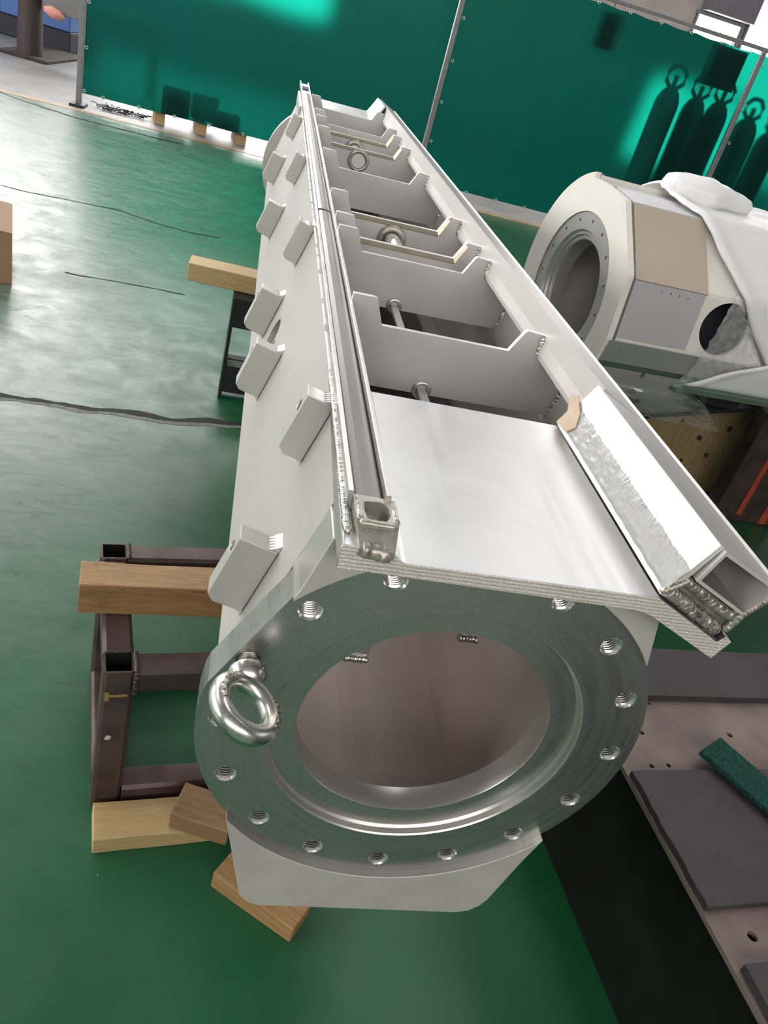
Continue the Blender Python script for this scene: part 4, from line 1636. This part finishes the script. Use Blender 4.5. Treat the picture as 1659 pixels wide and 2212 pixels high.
obj('red_stripe', box(-0.075, -0.050, -0.0530, -0.0502, 0.035, 0.468, 0.001), 'red', sp_)
obj('red_stripe', box(0.048, 0.084, -0.0530, -0.0502, 0.005, 0.468, 0.001), 'red', sp_)

# ================================================================== WELDING SCREENS
YS = 7.37
PB, PT = -0.75, 1.145
eb = bmesh.new()
n, mseg = 12, 6
rings = []
for i in range(n):
    a = 2 * math.pi * i / n
    rings.append([eb.verts.new(((0.011 + 0.004 * math.cos(2 * math.pi * k / mseg)) * math.cos(a), 0.004 * math.sin(2 * math.pi * k / mseg), (0.011 + 0.004 * math.cos(2 * math.pi * k / mseg)) * math.sin(a))) for k in range(mseg)])
for i in range(n):
    for k in range(mseg):
        eb.faces.new((rings[i][k], rings[(i + 1) % n][k], rings[(i + 1) % n][(k + 1) % mseg], rings[i][(k + 1) % mseg]))
eye_me = None


def screen(x0, x1, label, lastpost=False):
    global eye_me
    s = thing('welding_screen', label, 'screen', loc=(x0, YS, FZ), group=None)
    Wd = x1 - x0
    H = PT - FZ
    obj('post', box(-0.022, 0.022, -0.022, 0.022, 0.0, H + 0.02, 0.003), 'post', s)
    obj('post_foot', box(-0.06, 0.06, -0.09, 0.09, 0.0, 0.02, 0.003), 'black', s)
    if lastpost:
        obj('post', box(Wd - 0.022, Wd + 0.022, -0.022, 0.022, 0.0, H + 0.02, 0.003), 'post', s)
    obj('top_rail', box(0.022, Wd - 0.024, -0.018, 0.018, H - 0.012, H + 0.02, 0.003), 'post', s)
    b = bmesh.new()
    nx_, nz_ = 80, 24
    G = []
    for i in range(nx_ + 1):
        x = 0.026 + (Wd - 0.052) * i / nx_
        row = []
        for k in range(nz_ + 1):
            z = 0.107 + (H - 0.035 - 0.107) * k / nz_
            f = k / nz_
            y = 0.010 * math.sin(x * 4.2 + x0) * (0.4 + 0.6 * (1 - f)) + 0.012 * noise.noise(Vector((x * 2.4 + x0, 0, z * 1.1)))
            ext = 0.012 * abs(math.sin(x * math.pi / 0.3)) if k == nz_ else 0
            row.append(b.verts.new((x, y, z - ext)))
        G.append(row)
    for i in range(nx_):
        for k in range(nz_):
            b.faces.new((G[i][k], G[i + 1][k], G[i + 1][k + 1], G[i][k + 1]))
    obj('curtain', b, 'curtain', s, smooth=True)
    pos = []
    k = 0
    for q in range(1, int(Wd / 0.3) + 1):
        pos.append((0.3 * q - 0.05, H - 0.045))
        pos.append((0.3 * q - 0.1, 0.112))
    for q in range(6):
        pos.append((0.045, 0.13 + 0.33 * q))
    for (px, pz_) in pos:
        if px > Wd - 0.04:
            continue
        if eye_me is None:
            e = obj('eyelet', eb, 'eyelet', s, smooth=True)
            eye_me = e.data
        else:
            e = bpy.data.objects.new('eyelet', eye_me)
            COL.objects.link(e)
            e.parent = s
        e.location = (px, -0.016, pz_)
    return s


screen(-1.825, 1.193, 'green welding curtain panel furthest to the open aisle, on grey posts')
screen(1.193, 3.975, 'green welding curtain panel with a small dark rectangle showing through, behind the cream vessel')
screen(3.975, 6.6, 'green welding curtain panel at the far end of the row, gas cylinder showing through', True)

# things standing behind the curtains
def gas_cyl(x, y, h, label, r=0.115):
    t = thing('gas_cylinder', label, 'gas cylinder', loc=(x, y, FZ), group='gas cylinders behind the green screens')
    pr_ = [(0.0, 0.0), (r, 0.0), (r, h - 0.16), (r * 0.93, h - 0.10), (r * 0.70, h - 0.04), (r * 0.36, h), (0.0, h)]
    obj('cylinder_body', lathe(pr_, 28, mapf=lambda a, c, t_: (a, c, t_)), 'cyl', t, smooth=True)
    obj('valve', lathe([(0.0, h), (0.022, h), (0.022, h + 0.09), (0.0, h + 0.10)], 12, mapf=lambda a, c, t_: (a, c, t_)), 'cyl', t)
    b = bmesh.new()
    for s in (-1, 1):
        tube([(s * 0.03, 0, h - 0.01), (s * 0.085, 0, h + 0.04), (s * 0.09, 0, h + 0.11), (s * 0.045, 0, h + 0.165), (0, 0, h + 0.17)], 0.020, 8, b)
    obj('valve_guard', b, 'cyl', t, smooth=True)
    return t


gas_cyl(3.345, 7.56, 1.42, 'dark gas cylinder behind the green screen, second from the cream vessel post')['label'] = 'dark gas cylinder behind the green curtain, standing furthest from the grey post'
gas_cyl(3.63, 7.58, 1.40, 'x')['label'] = 'dark gas cylinder behind the green curtain, middle one under the dark hanging sheet'
gas_cyl(3.86, 7.56, 1.42, 'x')['label'] = 'dark gas cylinder behind the green curtain, next to the grey post'
gas_cyl(4.26, 7.56, 1.36, 'x')['label'] = 'dark gas cylinder behind the last green curtain, just past the grey post'
gas_cyl(4.58, 7.60, 1.30, 'x')['label'] = 'dark gas cylinder behind the last green curtain, beyond the first one there'
for (x0, x1, z0, z1, lab) in ((2.41, 2.60, 0.79, 1.065, 'small dark rectangular sheet showing through the middle green curtain'),
                              (3.50, 3.86, 0.76, 1.09, 'large dark rectangular sheet above the gas cylinders behind the green curtain')):
    o = obj('hanging_sheet', box(x0, x1, YS + 0.045, YS + 0.055, z0, z1, 0.001), 'black')
    tag(o, lab, 'sheet')
    hk = box((x0 + x1) / 2 - 0.004, (x0 + x1) / 2 + 0.004, YS + 0.045, YS + 0.05, z1, PT + 0.005)
    obj('hook', hk, 'black', o)
labs = ['nearest the open aisle', 'in the middle of three', 'nearest the long beam']
for i, (x, zt) in enumerate(((-1.04, -0.41), (-0.80, -0.43), (-0.59, -0.50))):
    o = obj('drum', lathe([(0.0, 0.0), (0.118, 0.0), (0.122, 0.01), (0.122, zt - FZ - 0.14), (0.10, zt - FZ - 0.115), (0, zt - FZ - 0.10)], 28, mapf=lambda a, c, t_: (a, c, t_)), 'black', smooth=False)
    o.location = (x, YS + (0.18, 0.40, 0.18)[i], FZ + 0.10)
    tag(o, 'dark drum on wood chocks behind the green curtain, ' + labs[i], 'drum')
for i, x in enumerate((-1.185, -0.82, -0.466)):
    o = timber('wood_chock', 'orange wood chock under the green curtain, ' + labs[i], (0.09, 0.34, 0.098), (x, YS + 0.24, FZ), R_(10), 'wood_new', cat='wood chock')
# strips of dark scrap
b = bmesh.new()
for i in range(90):
    x, y = -1.70 + random.random() * 0.40, 7.42 + random.random() * 0.14
    L = random.uniform(0.03, 0.09)
    a = random.uniform(0, 3.14)
    p = Vector((x, y, FZ + 0.004 + random.random() * 0.02))
    q = p + Vector((math.cos(a) * L, math.sin(a) * L, random.uniform(0, 0.015)))
    tube([p, (p + q) / 2 + Vector((0, 0, 0.008)), q], 0.004, 5, b)
o = obj('scrap_pile', b, 'debris')
tag(o, 'small heap of dark plastic scrap at the foot of the green curtain', 'scrap')
o['kind'] = 'stuff'

# ================================================================== LEFT BACKGROUND MACHINE, CARTON
mc = thing('machine', 'blue machine with a dark skirt in the far corner behind the green screens', 'machine', loc=(-3.6, 11.2, FZ), rot=(0, 0, R_(-14)))
obj('skirt', box(-3.2, 1.2, -0.5, 0.6, 0, 0.22, 0.01), 'navy', mc)
obj('panel', box(-3.2, 0.35, -0.52, 0.6, 0.22, 1.6, 0.01), 'blue', mc)
obj('panel', box(0.37, 1.2, -0.52, 0.6, 0.22, 1.6, 0.01), 'blue', mc)
obj('kick_rail', box(-3.0, -0.1, -0.62, -0.54, 0.10, 0.16, 0.005), 'white', mc)
pc = thing('floor_column', 'brown column on a square foot plate in front of the blue machine', 'column', loc=(-2.74, 9.42, FZ), rot=(0, 0, R_(-8)))
obj('foot_plate', box(-0.24, 0.26, -0.22, 0.9, 0, 0.03, 0.004), 'dirty', pc)
obj('column_shaft', lathe([(0.0, 0.03), (0.125, 0.03), (0.118, 0.5), (0.118, 1.5), (0, 1.5)], 28, mapf=lambda a, c, t_: (a, c, t_)), 'brown', pc, smooth=False)
br = thing('boom', 'grey horizontal arm on the brown column', 'boom', loc=(-2.60, 9.30, FZ))
obj('boom_beam', box(0.0, 1.2, 0, 0.12, 0.47, 0.66, 0.005), 'post', br)
obj('boom_stand', box(1.10, 1.18, 0.02, 0.10, 0.0, 0.47, 0.005), 'post', br)
b = bmesh.new()
bmesh.ops.create_uvsphere(b, u_segments=16, v_segments=10, radius=1.0)
for v in b.verts:
    v.co = Vector((v.co.x * 0.10, v.co.y * 0.045, v.co.z * 0.05 - 0.02 * v.co.x)) * (1 + 0.25 * noise.noise(v.co * 2.2))
o = obj('pink_cloth', b, 'pink', smooth=True)
o.location = (-2.47, 9.235, FZ + 0.475)
tag(o, 'pale pink cloth hanging over the grey machine arm', 'cloth')

cb = thing('carton', 'open brown cardboard carton on the floor of the aisle', 'carton', loc=(-1.168, 2.92, FZ), rot=(0, 0, R_(15)))
CW, CDp, CH = 0.55, 0.42, 0.215
for nm, bb in (('carton_wall', box(-CW, 0, 0, 0.006, 0, CH)), ('carton_wall', box(-CW, 0, CDp - 0.006, CDp, 0, CH)), ('carton_wall', box(-0.006, 0, 0.006, CDp - 0.006, 0, CH)),
               ('carton_wall', box(-CW, -CW + 0.006, 0.006, CDp - 0.006, 0, CH)), ('carton_base', box(-CW, 0, 0, CDp, 0, 0.005))):
    obj(nm, bb, 'card', cb)
b = prism([(0.0, 0.0), (0.0, 0.004), (-0.14, 0.075), (-0.145, 0.07)], 0.0, CDp)
o = obj('carton_flap', b, 'card', cb)
o.location = (0.0, 0, CH - 0.002)
o.rotation_euler = (0, R_(-20), 0)
b = bmesh.new()
bmesh.ops.create_uvsphere(b, u_segments=20, v_segments=12, radius=1.0)
for v in b.verts:
    v.co = Vector((v.co.x * 0.085, v.co.y * 0.08, v.co.z * 0.06)) * (1 + 0.12 * noise.noise(v.co * 3))
o = obj('white_bag', b, 'white', smooth=True)
o.location = (-1.345, 3.035, FZ + 0.135)
tag(o, 'white plastic bag bulging in the open carton', 'bag')
